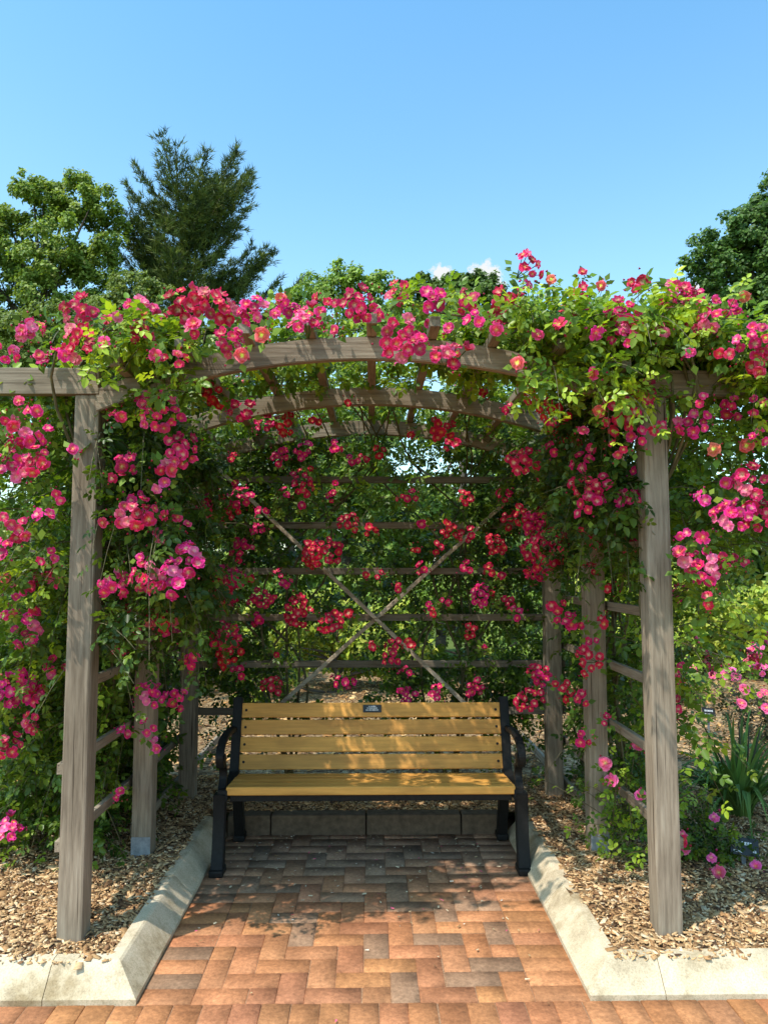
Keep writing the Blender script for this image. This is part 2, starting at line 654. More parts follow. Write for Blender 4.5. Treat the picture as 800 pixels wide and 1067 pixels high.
def litter():
    n = 420
    X = RNG.uniform(KL + .05, KR - .05, n); Y = KY1 - np.abs(RNG.normal(0, .55, n)) - .02
    ok = Y > 2.7; X, Y = X[ok], Y[ok]; n = len(X)
    L = RNG.uniform(.006, .022, n); W = RNG.uniform(.002, .009, n); a = RNG.uniform(0, 6.28, n)
    q = np.array([(-.5, -.5), (.5, -.3), (.45, .5), (-.5, .4)])
    lx, ly = q[None, :, 0] * L[:, None], q[None, :, 1] * W[:, None]
    V = np.stack([X[:, None] + lx * np.cos(a)[:, None] - ly * np.sin(a)[:, None], Y[:, None] + lx * np.sin(a)[:, None] + ly * np.cos(a)[:, None],
                  .006 + RNG.uniform(0, .006, (n, 4))], 2).reshape(-1, 3)
    pal = np.array([(.62, .50, .33), (.45, .33, .18), (.30, .18, .08), (.70, .62, .5), (.75, .12, .22)])
    c = pal[RNG.choice(5, n, p=[.3, .27, .2, .15, .08])]
    o = np_obj('fallen_litter', V, [np.arange(n * 4).reshape(-1, 4)], CHIP, col=np.repeat(c, 4, 0), center=(0, 0, 0))
    tag(o, 'dry bits of bark, straw and a few petals fallen on the brick paving', 'litter', kind='stuff')


litter()

# ------------------------------------------------------------------ pergola
PX, PYS = 1.21, (3.25, 4.17, 5.12)
perg = empty('wooden_pergola', (0, 4.2, 0), 'weathered grey timber pergola with arched beams and six posts around the bench', 'pergola')
for sx in (-1, 1):
    for k, py in enumerate(PYS):
        m = MB()
        lean = 0.006 * sx
        m.box((sx * (PX - 0.005 * k) + (0.012 if sx < 0 else -0.006), py, 1.18), (0.104, 0.104, 2.28), Matrix.Rotation(R(0.35 * -sx), 3, 'Y') if k == 0 else None, bevel=0.011)
        p = m.build('post', WZ, perg)
        if k == 1:
            m = MB(); m.box((sx * (PX - 0.005) + (0.012 if sx < 0 else -0.006) , py - 0.0545, 0.15), (0.099, 0.004, 0.10), bevel=0.001)
            m.build('post_anchor', METAL, p)

ZT, RAD, DEP = 2.572, 3.0, 0.096


def arch_top(x):
    return ZT - (RAD - math.sqrt(RAD * RAD - x * x))


for k, py in enumerate(PYS):
    yb = py - 0.035
    top, bot = [], []
    for i in range(41):
        x = -1.155 + 2.31 * i / 40
        top.append((x, yb - 0.022, arch_top(x)))
        bot.append((x, yb - 0.022, arch_top(x) - DEP))
    m = MB(); m.prism(top + bot[::-1], (0, 0.044, 0), 0.004)
    m.build('arched_beam', WX, perg)
    for sx in (-1, 1):
        m = MB(); m.box((sx * 1.39, yb, 2.376), (0.50 if sx < 0 else 0.43, 0.05, 0.112), bevel=0.004)
        m.build('beam', WX, perg)
for i in range(-4, 5):
    x = i * 0.255
    z = arch_top(x) + 0.022
    m = MB(); m.bar((x, 3.02, z), (x, 5.25, z), 0.042, 0.042)
    m.build('rafter', WY, perg)
for sx in (-1, 1):
    for z in (0.46, 0.77, 1.08, 1.39, 1.70, 2.01):
        m = MB(); m.bar((sx * (PX + 0.068), 3.245 if z < .8 else 3.33, z), (sx * (PX + 0.068), 5.30, z), 0.024, 0.045)
        m.build('side_rail', WY, perg)
    m = MB(); m.bar((sx * (PX + 0.068), 4.25, 0.19), (sx * (PX + 0.068), 6.6, 0.17), 0.024, 0.055)
    m.build('side_rail', WY, perg)
for k in range(6):
    z = 0.64 + 0.31 * k
    m = MB(); m.bar((-1.30, 5.212, z), (1.30, 5.212, z), 0.032, 0.045)
    m.build('back_rail', WD, perg)
a, b = P(196, 458, 5.10), P(500, 748, 5.10)
m = MB(); m.bar(a, b, 0.024, 0.07, up=(0, -1, 0)) ; m.build('diagonal_brace', WB, perg)
a, b = P(283, 742, 5.15), P(577, 478, 5.15)
m = MB(); m.bar(a, b, 0.024, 0.07, up=(0, -1, 0)) ; m.build('diagonal_brace', WB, perg)
# short knee brace at the rear left post
a, b = P(205, 465, 4.95), P(243, 508, 5.0)

# ------------------------------------------------------------------ bench
bench = empty('park_bench', (0, 4.4, 0), 'tan slatted bench with black iron ends standing under the rose pergola', 'bench')
SEATY = (4.17, 4.262, 4.354, 4.446)
for k, y in enumerate(SEATY):
    z = 0.432 - 0.006 * k
    m = MB()
    m.box((0, y + 0.043, z - 0.016 - (0.004 if k == 0 else 0)), (1.535, 0.085, 0.034 if k else 0.044), Matrix.Rotation(R(-3), 3, 'X'), bevel=0.009, seg=3)
    m.build('seat_slat', SLAT, bench)
tilt = R(-16)
slats = []
for k in range(4):
    s = 0.05 + k * 0.097
    y = 4.535 + math.sin(-tilt) * s
    z = 0.425 + math.cos(tilt) * s
    m = MB(); m.box((0, y, z), (1.525, 0.03, 0.084), Matrix.Rotation(tilt, 3, 'X'), bevel=0.007, seg=3)
    slats.append((m.build('back_slat', SLAT, bench), y, z))
for (so, y, z) in slats:
    for sx in (-1, 1):
        c = Vector((sx * .735, y, z)) + Matrix.Rotation(tilt, 3, 'X') @ Vector((0, -.0155, 0))
        n_ = Matrix.Rotation(tilt, 3, 'X') @ Vector((0, -1, 0))
        m = MB(); m.tube([c - n_ * .003, c + n_ * .0025], [.0085, .007], 10); m.build('bolt', IRON, so)
# plaque on the top slat
o, y, z = slats[3]
Rt = Matrix.Rotation(tilt, 3, 'X')
m = MB(); m.box(Vector((0.005, y, z)) + Rt @ Vector((0, -0.0175, 0.006)), (0.108, 0.004, 0.044), Rt, bevel=0.0015)
pl = m.build('plaque', PLATE, bench)
rr = random.Random(4)
for row, (zz, w, n) in enumerate(((0.013, 0.045, 5), (0.003, 0.062, 8), (-0.008, 0.074, 10))):
    m = MB()
    for q in range(n):
        xx = -w / 2 + w * (q + .5) / n
        m.box(Vector((0.005 + xx, y, z)) + Rt @ Vector((0, -0.0201, 0.006 + zz)), (w / n * rr.uniform(.55, .8), 0.001, rr.uniform(0.004, 0.0075)), Rt)
    m.build('inscription', SILVER, pl)


def ribbon(m, pts, w, t, x):
    """flat iron strap following pts (y,z) with widths w, thickness t in x"""
    pts = [Vector((0, p[0], p[1])) for p in pts]
    L, Rr = [], []
    for i, p in enumerate(pts):
        d = (pts[min(i + 1, len(pts) - 1)] - pts[max(i - 1, 0)]).normalized()
        nrm = Vector((0, -d.z, d.y))
        ww = w[i] if hasattr(w, '__len__') else w
        L.append(p + nrm * ww / 2); Rr.append(p - nrm * ww / 2)
    poly = [Vector((x - t / 2, q.y, q.z)) for q in L + Rr[::-1]]
    m.prism(poly, (t, 0, 0), 0.004)


def smooth_path(pts, n=6):
    out = []
    P_ = [pts[0]] + list(pts) + [pts[-1]]
    for i in range(1, len(P_) - 2):
        p0, p1, p2, p3 = (np.array(P_[i + k]) for k in (-1, 0, 1, 2))
        for k in range(n):
            t = k / n
            out.append(tuple(0.5 * ((2 * p1) + (-p0 + p2) * t + (2 * p0 - 5 * p1 + 4 * p2 - p3) * t * t + (-p0 + 3 * p1 - 3 * p2 + p3) * t ** 3)))
    out.append(tuple(pts[-1]))
    return out


for sx in (-1, 1):
    x = sx * 0.80
    ef = None
    m = MB()
    ribbon(m, smooth_path([(4.14, 0.0), (4.165, 0.12), (4.185, 0.27), (4.19, 0.40)]), [0.085 - 0.03 * math.sin(min(1, i / 18) * math.pi * .9) for i in range(19)], 0.062, x)
    m.box((x, 4.145, 0.018), (0.074, 0.115, 0.036), bevel=0.01)
    m.build('leg', IRON, bench)
    m = MB()
    ribbon(m, smooth_path([(4.66, 0.0), (4.625, 0.12), (4.575, 0.26), (4.53, 0.39)]), 0.065, 0.055, x - sx * 0.03)
    m.box((x - sx * 0.03, 4.66, 0.018), (0.066, 0.10, 0.036), bevel=0.01)
    m.build('leg', IRON, bench)
    m = MB()
    ribbon(m, smooth_path([(4.165, 0.392), (4.32, 0.385), (4.50, 0.40), (4.545, 0.47), (4.585, 0.62), (4.645, 0.825)]), 0.058, 0.052, sx * 0.785)
    m.build('end_frame', IRON, bench)
    m = MB()
    ribbon(m, smooth_path([(4.595, 0.655), (4.50, 0.665), (4.36, 0.672), (4.23, 0.655), (4.165, 0.60), (4.185, 0.545), (4.225, 0.56), (4.22, 0.595)]), 0.028, 0.042, x)
    ribbon(m, smooth_path([(4.175, 0.575), (4.255, 0.52), (4.27, 0.46), (4.225, 0.40)]), 0.028, 0.04, x)
    m.tube([(x - .022, 4.21, 0.575), (x + .022, 4.21, 0.575)], 0.024, 14)
    m.build('armrest', IRON, bench)
m = MB()
m.box((0, 4.205, 0.378), (1.50, 0.03, 0.045), bevel=0.004)
m.box((0, 4.49, 0.375), (1.50, 0.03, 0.045), bevel=0.004)
m.build('support_bar', IRON, bench)

# ------------------------------------------------------------------ climbing roses
def unit(v):
    return v / np.maximum(np.linalg.norm(v, axis=-1, keepdims=True), 1e-9)


def leaf_template(seed):
    """compound rose leaf with five leaflets; x across, y along, z normal; ~1 long"""
    r = np.random.default_rng(seed)
    V, Fq, tone = [], [], []
    specs = [(0.62, 0.0, 0.42), (0.50, 62, 0.36), (0.50, -62, 0.36), (0.22, 68, 0.30), (0.22, -68, 0.30)]
    for (y0, ang, L) in specs:
        a = math.radians(ang + r.normal(0, 9))
        d = np.array((math.sin(a), math.cos(a), r.normal(-0.22, 0.18)))
        d /= np.linalg.norm(d)
        s = np.cross(d, (0, 0, 1)); s /= np.linalg.norm(s)
        nn = np.cross(s, d)
        w = L * 0.34
        b = np.array((0, y0, -0.10 * y0 * y0))
        up = 0.25 * w
        n0 = len(V)
        V += [b, b + d * L * .32 + s * w * .9 + nn * up, b + d * L * .72 + s * w * .72 + nn * up * .7, b + d * L - nn * L * .08,
              b + d * L * .72 - s * w * .72 + nn * up * .7, b + d * L * .32 - s * w * .9 + nn * up]
        Fq += [(n0, n0 + 3, n0 + 2, n0 + 1), (n0, n0 + 5, n0 + 4, n0 + 3)]
        tone += [1.0] * 6
    return np.array(V), np.array(Fq)


TEMPL = [leaf_template(s) for s in range(6)]


def place_templates(pos, along, normal, size, templ):
    a = unit(along)
    s = unit(np.cross(a, normal))
    n = np.cross(s, a)
    T = templ[None] * size[:, None, None]
    V = pos[:, None] + T[:, :, 0:1] * s[:, None] + T[:, :, 1:2] * a[:, None] + T[:, :, 2:3] * n[:, None]
    return V


PAL = np.array([(0.135, 0.220, 0.022), (0.085, 0.155, 0.020), (0.25, 0.345, 0.026), (0.36, 0.45, 0.036), (0.055, 0.110, 0.018)])


def make_foliage(P0, D0, L, droop, K=9, size=0.115, light=None, pal=PAL, up=0.9):
    """shoots from P0; returns leaf verts, faces, colours, stem verts, faces"""
    n = len(P0)
    t = np.linspace(0.08, 1.0, K)[None, :, None]
    pts = P0[:, None] + D0[:, None] * (L[:, None, None] * t)
    pts[:, :, 2] -= (droop * L)[:, None] * t[:, :, 0] ** 2
    tang = D0[:, None] * np.ones((1, K, 1)); tang = tang.copy()
    tang[:, :, 2] -= 2 * droop[:, None] * t[:, :, 0]
    tang = unit(tang)
    rad = unit(np.cross(tang, unit(RNG.normal(size=(n, K, 3)))))
    along = unit(tang * 0.35 + rad * 0.9 + np.array((0, 0, -0.12)))
    nrm = unit(np.array((-0.28, -0.42, up))[None, None] + RNG.normal(0, 0.42, (n, K, 3)))
    sz = size * RNG.uniform(0.62, 1.2, (n, K)) * (1.08 - 0.35 * t[:, :, 0])
    young = np.clip((t[:, :, 0] - 0.55) / 0.45, 0, 1) * RNG.uniform(0, 1, (n, 1))
    if light is None: light = np.zeros(n)
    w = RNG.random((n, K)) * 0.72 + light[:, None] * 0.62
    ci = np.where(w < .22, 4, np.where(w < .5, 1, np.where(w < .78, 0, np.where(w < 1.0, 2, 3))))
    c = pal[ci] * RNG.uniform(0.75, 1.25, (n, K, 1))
    c = c * (0.74 + 0.33 * np.clip(light / .45, 0, 1))[:, None, None]  # paints sun and shade into leaf colour: inner shoots darker, outer ones brighter
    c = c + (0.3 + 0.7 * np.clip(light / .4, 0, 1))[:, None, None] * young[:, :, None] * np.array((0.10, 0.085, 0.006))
    pts, along, nrm, sz, c = pts.reshape(-1, 3), along.reshape(-1, 3), nrm.reshape(-1, 3), sz.ravel(), c.reshape(-1, 3)
    Vs, Fs, Cs = [], [], []
    off = 0
    which = RNG.integers(0, len(TEMPL), len(pts))
    for k, (tv, tf) in enumerate(TEMPL):
        q = which == k
        if not q.any(): continue
        V = place_templates(pts[q], along[q], nrm[q], sz[q], tv)
        m, nv = V.shape[:2]
        Vs.append(V.reshape(-1, 3))
        Fs.append((tf[None] + (off + np.arange(m) * nv)[:, None, None]).reshape(-1, 4))
        lc = np.repeat(np.repeat(c[q][:, None], 5, 1) * RNG.uniform(0.85, 1.15, (m, 5, 1)), 6, 1)
        Cs.append(lc.reshape(-1, 3))
        off += m * nv
    # stems
    S = 5
    ts = np.linspace(0, 1, S)[None, :, None]
    sp = P0[:, None] + D0[:, None] * (L[:, None, None] * ts)
    sp[:, :, 2] -= (droop * L)[:, None] * ts[:, :, 0] ** 2
    side = unit(np.cross(D0, RNG.normal(size=(n, 3))))
    other = np.cross(unit(D0), side)
    r = 0.0026 * (1.2 - 0.7 * ts)
    ring = [sp + r * (side[:, None] * math.cos(a) + other[:, None] * math.sin(a)) for a in (0, 2.094, 4.189)]
    SV = np.stack(ring, 2).reshape(-1, 3)
    base = (np.arange(n) * S * 3)[:, None, None, None] + (np.arange(S - 1) * 3)[None, :, None, None]
    kk = np.array([(0, 1, 4, 3), (1, 2, 5, 4), (2, 0, 3, 5)])[None, None]
    SF = (base + kk).reshape(-1, 4)
    return np.concatenate(Vs), np.concatenate(Fs), np.concatenate(Cs), SV, SF


def nz(p, f, o=0.0):
    return noise.noise((p[0] * f + o, p[1] * f, p[2] * f))


def sample(n, fn, freq=3.2, thr=-0.12, o=0.0):
    out = []
    tries = 0
    while len(out) < n and tries < n * 60:
        tries += 1
        p = fn()
        if nz(p, freq, o) < thr + RNG.normal(0, 0.08): continue
        out.append(p)
    return np.array(out)


U = RNG.uniform


def roof_top(x, y):
    """height of the leafy top above the arches"""
    b = 2.535 - 0.035 * x * x + 0.03 * math.sin(x * 5 + 1) + 0.035 * min(1, max(0, x / .8))
    if x < -1.05: b -= 0.13 * min(1, (-1.05 - x) / 0.3)
    if x > 1.3: b -= 0.0
    return b


SH_P, SH_D, SH_L, SH_DR, SH_LT = [], [], [], [], []


def add_shoots(pts, dirfn, Lr, dr, lt):
    for p in pts:
        SH_P.append(p); d = np.array(dirfn(p)); SH_D.append(d / np.linalg.norm(d))
        SH_L.append(U(*Lr)); SH_DR.append(U(*dr)); SH_LT.append(lt(p) if callable(lt) else lt)


# roof: main mat lying over the arches
def f_roof():
    x, y = U(-1.75, 1.85), U(2.98, 5.35)
    return np.array((x, y, roof_top(x, y) + U(-0.08, 0.07)))
add_shoots(sample(330, f_roof, 2.6, 0.12), lambda p: (RNG.normal(0, .8), RNG.normal(-.15, .8), RNG.normal(.12, .3)), (.16, .36), (.1, .6), .45)
# the front edge of the roof, thick and arching over the beam
def f_front():
    x, y = U(-1.75, 1.85), U(3.02, 3.5)
    return np.array((x, y, roof_top(x, y) + U(-0.03, 0.09)))
add_shoots(sample(430, f_front, 3.0, -0.15, 5), lambda p: (RNG.normal(0, .7), RNG.normal(-.1, .5), RNG.normal(.18, .3)), (.14, .30), (.1, .7), .6)
def f_ends():
    x = U(-1.8, -.72) if random.random() < .5 else U(.45, 1.85)
    y = U(2.98, 3.4)
    return np.array((x, y, min(roof_top(x, y) + .07, 2.30 + U(-.02, .30))))
add_shoots(sample(300, f_ends, 3.2, -0.3, 7), lambda p: (RNG.normal(0, .7), RNG.normal(-.3, .4), RNG.normal(.15, .4)), (.12, .28), (.2, .9), .7)
# right half stands higher and fuller
def f_frontr():
    x, y = U(0.25, 1.85), U(2.95, 3.8)
    return np.array((x, y, roof_top(x, y) + U(0.0, 0.13) - 0.06 * max(0, x - 1.3)))
add_shoots(sample(260, f_frontr, 3.0, -0.2, 9), lambda p: (RNG.normal(0, .7), RNG.normal(-.15, .5), RNG.normal(.22, .3)), (.14, .32), (.2, .8), .7)
# sides hanging outside and inside of the post rows
for sx in (-1, 1):
    def f_out():
        return np.array((sx * U(1.24, 1.95), U(3.15, 5.3), U(0.35 if sx < 0 else 0.9, 2.5)))
    pts = sample(1000 if sx < 0 else 640, f_out, 2.6, -0.15, 20 + sx)
    if sx < 0: pts = np.array([p for p in pts if not (p[2] < 1.9 and p[1] < 4.25 - .55 * p[2])])
    if sx > 0: pts = np.array([p for p in pts if not (p[2] < 1.65 and p[0] > 1.42)])
    add_shoots(pts, lambda p: (sx * abs(RNG.normal(.4, .5)), RNG.normal(-.35, .6), RNG.normal(.15, .5)), (.18, .42), (.2, .9), .35)
    def f_in():
        y = U(3.22, 4.6)
        dx = U(0, 1) ** 1.3 * ((0.42 if sx < 0 else .34) if y < 4 else 0.14)
        lo = (1.32 if y < 3.75 else 1.25) if sx < 0 else (1.72 if y < 4.0 else 1.6)
        return np.array((sx * (1.2 - dx), y, U(min(2.3, lo + dx * (.9 if sx > 0 else .3)), 2.42)))
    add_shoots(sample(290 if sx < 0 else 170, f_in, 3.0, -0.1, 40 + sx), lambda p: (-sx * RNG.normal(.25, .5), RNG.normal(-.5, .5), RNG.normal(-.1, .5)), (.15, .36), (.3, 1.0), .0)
    # inner haunch under the arches
    def f_h():
        x = sx * U(0.8, 1.15)
        return np.array((x, U(3.3, 5.0), U(arch_top(x) - 0.04 - 0.3 * (abs(x) - .5), arch_top(x) - 0.03)))
    add_shoots(sample(70, f_h, 3.0, -0.1, 60 + sx), lambda p: (-sx * RNG.normal(.3, .5), RNG.normal(-.3, .6), RNG.normal(-.2, .4)), (.14, .32), (.3, 1.0), .0)
    # low growth behind the side rails
    def f_low():
        return np.array((sx * U(1.33, 2.0 if sx < 0 else 1.65), U(4.0, 5.6), U(0.2, 1.2)))
    add_shoots(sample(330 if sx < 0 else 150, f_low, 2.6, -0.25, 80 + sx), lambda p: (RNG.normal(0, .5), RNG.normal(-.4, .6), RNG.normal(.3, .5)), (.2, .42), (.2, .9), .1)
def f_lowl():
    return np.array((U(-2.5, -1.4), U(4.0, 5.3), U(.12, .9)))
add_shoots(sample(190, f_lowl, 2.6, -0.3, 88), lambda p: (RNG.normal(0, .5), RNG.normal(-.5, .5), RNG.normal(.2, .5)), (.2, .4), (.2, .9), .3)
# rear trellis
def f_back():
    x = U(-1.3, 1.3)
    return np.array((x, U(5.27, 5.55), U(0.55, 2.7)))
add_shoots(sample(530, f_back, 2.5, -0.06, 100), lambda p: (RNG.normal(0, .7), RNG.normal(-.1, .4), RNG.normal(.1, .6)), (.16, .34), (.2, .9), .1)
def f_back2():
    x = U(.7, 1.25) * random.choice((-1, 1))
    return np.array((x, U(5.22, 5.5), U(0.7, 2.4)))
add_shoots(sample(260, f_back2, 3, -0.2, 120), lambda p: (RNG.normal(0, .6), RNG.normal(-.4, .5), RNG.normal(0, .6)), (.16, .34), (.2, .9), .1)
# rear end of the roof, hanging over the trellis
def f_rear():
    x = U(-1.3, 1.3)
    return np.array((x, U(4.9, 5.6), U(1.95, 2.75)))
add_shoots(sample(230, f_rear, 2.8, -0.15, 140), lambda p: (RNG.normal(0, .6), RNG.normal(-.2, .5), RNG.normal(-.1, .5)), (.16, .36), (.2, .9), .3)
# thin leafy ceiling over the rafters in the middle
def f_ceil():
    x, y = U(-1.0, 1.0), U(3.28, 5.2)
    return np.array((x, y, arch_top(x) + U(.05, .15)))
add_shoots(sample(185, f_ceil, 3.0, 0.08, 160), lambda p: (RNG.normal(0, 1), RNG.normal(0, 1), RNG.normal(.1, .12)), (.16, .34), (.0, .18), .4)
# tall sprays above the front edge: (u, v) of the tips as in the photograph
for (u, v, Y) in ((545, 285, 3.2), (560, 300, 3.25), (607, 292, 3.15), (627, 300, 3.15), (610, 310, 3.2), (665, 300, 3.2), (575, 296, 3.3), (490, 305, 3.2), (410, 300, 3.3), (375, 308, 3.2), (85, 322, 3.15), (150, 318, 3.2), (700, 305, 3.2), (735, 318, 3.2), (230, 318, 3.2), (440, 300, 3.3), (520, 305, 3.3)):
    tip = np.array(P(u, v, Y))
    b = np.array((tip[0] + RNG.normal(0, .06), Y + U(0, .15), tip[2] - U(.22, .34)))
    SH_P.append(b); d = tip - b; SH_L.append(np.linalg.norm(d)); SH_D.append(d / np.linalg.norm(d)); SH_DR.append(0.02); SH_LT.append(.6)

SP, SD, SL, SDR, SLT = map(np.array, (SH_P, SH_D, SH_L, SH_DR, SH_LT))
tipz = SP[:, 2] + SD[:, 2] * SL - SDR * SL
tipy = SP[:, 1] + SD[:, 1] * SL
tipx = SP[:, 0] + SD[:, 0] * SL
mid = (np.minimum(SP[:, 0], tipx) < .56) & (np.maximum(SP[:, 0], tipx) > -.66)
low = np.minimum(tipz, SP[:, 2]) < np.array([arch_top(min(1.1, abs(x))) for x in SP[:, 0]]) + .055
drop = mid & low & (np.minimum(tipy, SP[:, 1]) < 3.25) & (SP[:, 1] < 3.7)
arcz = np.array([arch_top(min(1.1, abs(x))) for x in SP[:, 0]])
drop |= (np.abs(SP[:, 0]) < .92) & (SP[:, 2] > 1.9) & (SP[:, 1] < 5.0) & (SP[:, 1] > 3.1) & (np.minimum(tipz, SP[:, 2]) < arcz - .03)
# the plain beams left and right stay bare in front
fz0, fz1 = np.minimum(tipz, SP[:, 2]), np.maximum(tipz, SP[:, 2])
drop |= ((SP[:, 0] < -1.1) | ((SP[:, 0] > 1.16) & (SP[:, 0] < 1.55))) & (np.minimum(SP[:, 1], tipy) < 3.24) & (fz1 > 2.26) & (fz0 < 2.46)
drop |= (np.abs(np.abs(tipx) - 1.21) < .10) & (tipy < 3.22) & (fz0 < 2.25)
drop |= (SP[:, 0] > 1.36) & (SP[:, 2] < 1.45) & (SP[:, 1] < 4.6) & (SP[:, 0] > 1.36 + .25 * SP[:, 2])
SP, SD, SL, SDR, SLT = (q[~drop] for q in (SP, SD, SL, SDR, SLT))

ROOTS = [(-1.27, 3.42), (-1.50, 4.35), (-1.48, 5.30), (1.27, 3.42), (1.50, 4.40), (1.48, 5.30), (-0.55, 5.46), (0.55, 5.46)]
RLAB = ['climbing rose on the left front post, covering the left end of the front arch',
        'climbing rose on the middle post of the left side, behind the front left rose',
        'climbing rose on the rear left post beside the trellis',
        'climbing rose on the right front post, massed over the right end of the front arch',
        'climbing rose on the middle post of the right side, behind the front right rose',
        'climbing rose on the rear right post beside the trellis',
        'climbing rose on the rear trellis behind the left half of the bench',
        'climbing rose on the rear trellis behind the right half of the bench']
ROSES = [empty('climbing_rose', (x, y, 0.09), RLAB[i], 'climbing rose', 'climbing roses on the pergola') for i, (x, y) in enumerate(ROOTS)]
RXY = np.array(ROOTS)
# areas of the plants (centres a little inside, where they spread)
CEN = np.array([(-1.15, 3.3), (-1.15, 4.25), (-1.2, 5.1), (1.15, 3.3), (1.15, 4.25), (1.2, 5.1), (-0.5, 5.3), (0.5, 5.3)])


def owner(p):
    p = np.atleast_2d(p)[:, :2]
    return np.argmin(((p[:, None] - CEN[None]) ** 2).sum(2), 1)


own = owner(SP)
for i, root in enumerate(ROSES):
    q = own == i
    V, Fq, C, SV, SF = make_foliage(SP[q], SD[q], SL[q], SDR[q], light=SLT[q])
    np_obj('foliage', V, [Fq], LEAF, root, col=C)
    # canes: rooted at the base, climbing the post and running over the roof
    rx, ry = ROOTS[i]
    s = -1 if rx < 0 else 1
    rr = random.Random(50 + i)
    for k in range(6):
        if i < 6:
            ex = s * rr.uniform(0.1, 1.0); ey = ry + rr.uniform(-.5, .4)
            pts = [(rx + rr.uniform(-.06, .06), ry + rr.uniform(-.06, .06), 0.05), (s * rr.uniform(1.32, 1.45) if i not in (0, 3) else s * rr.uniform(1.2, 1.24), ry + rr.uniform(-.3, .3) * (i not in (0, 3)), 0.9),
                   (s * rr.uniform(1.30, 1.42) if i not in (0, 3) else s * rr.uniform(1.2, 1.25), ry + rr.uniform(-.4, .3) * (i not in (0, 3)), 1.7), (s * rr.uniform(1.15, 1.32), ry + rr.uniform(-.4, .2), 2.46), (ex, max(3.05, ey), arch_top(ex) + 0.07)]
        else:
            ex = rx + rr.uniform(-.6, .6)
            pts = [(rx + rr.uniform(-.06, .06), ry, 0.05), (rx + rr.uniform(-.3, .3), 5.28, 0.9), (rx + rr.uniform(-.5, .5), 5.27, 1.6), (ex, 5.27, 2.3), (ex + rr.uniform(-.2, .2), 4.6, arch_top(min(1, abs(ex))) + 0.08)]
        pp = smooth_path(pts, 6)
        pp = [(p[0] + .02 * noise.noise(Vector(p) * 4), p[1] + .02 * noise.noise(Vector(p) * 4 + Vector((9, 0, 0))), p[2]) for p in pp]
        m = MB(); m.tube(pp, [0.011 - 0.007 * j / len(pp) for j in range(len(pp))], 6)
        m.build('cane', CANE, root)
    np_obj('shoots', SV, [SF], CANE, root)

# --- blooms
CRIM, PINK, PALE = np.array((0.76, 0.009, 0.075)), np.array((0.95, 0.045, 0.27)), np.array((0.92, 0.22, 0.42))


def bloom(r, outer=PINK, inner=CRIM, eye=np.array((0.90, 0.62, 0.42)), npet=(6, 5), size=1.0, cup=0.0):
    V, Fq, C = [], [], []
    for ring, cnt in enumerate(npet):
        for k in range(cnt):
            a = 2 * math.pi * (k + 0.5 * ring + r.uniform(-.2, .2)) / cnt
            Lp = size * (1.0 if ring == 0 else 0.66) * r.uniform(.78, 1.12)
            tw = r.normal(0, .16)
            lift = (0.10 if ring == 0 else 0.30) + cup + r.normal(0, .09)
            wd = 0.60 if ring == 0 else 0.56
            tint = outer * r.uniform(.85, 1.1)
            n0 = len(V)
            prof = [(0.06, .16), (0.30, .55), (0.68, 1.0), (0.93, .80), (1.0, .40)]
            for j, (t, w) in enumerate(prof):
                for s in (-1, 0, 1):
                    rr_ = Lp * t
                    side = s * w * wd * Lp * 0.82
                    z = Lp * (lift * t - 0.22 * max(0, t - .62) ** 1.0 * (1 if ring == 0 else -.2)) + (0.05 * Lp * (k % 2 * 2 - 1) * s * (1 if t < .9 else .5)) + 0.05 * size * ring + (r.normal(0, .05) + tw * s) * size * t
                    tt = rr_ * (1.0 - (0.05 if s and t > .95 else 0) + (0.05 if s == 0 and t == 1.0 else 0) * r.uniform(-1, 1))
                    V.append((math.cos(a) * tt - math.sin(a) * side, math.sin(a) * tt + math.cos(a) * side, z))
                    if t < .15: c = eye
                    elif t < .35: c = eye * .25 + inner * .75 if ring == 0 else eye * .65 + inner * .35
                    elif t < .8: c = inner * .6 + tint * .4
                    else: c = tint
                    C.append(c)
            for j in range(4):
                for s in range(2):
                    q = n0 + j * 3 + s
                    Fq.append((q, q + 3, q + 4, q + 1))
    # stamens: a little domed button
    n0 = len(V)
    V.append((0, 0, 0.17 * size)); C.append((0.75, 0.52, 0.16))
    for k in range(7):
        a = 2 * math.pi * k / 7
        V.append((math.cos(a) * .15 * size, math.sin(a) * .15 * size, 0.10 * size)); C.append((0.82, 0.60, 0.28))
    tri = [(n0, n0 + 1 + k, n0 + 1 + (k + 1) % 7) for k in range(7)]
    return np.array(V), np.array(Fq), np.array(C), np.array(tri)


def frame_to(d, spin):
    d = Vector(d).normalized()
    q = Vector((0, 0, 1)).rotation_difference(d)
    return np.array((q.to_matrix() @ Matrix.Rotation(spin, 3, 'Z')))


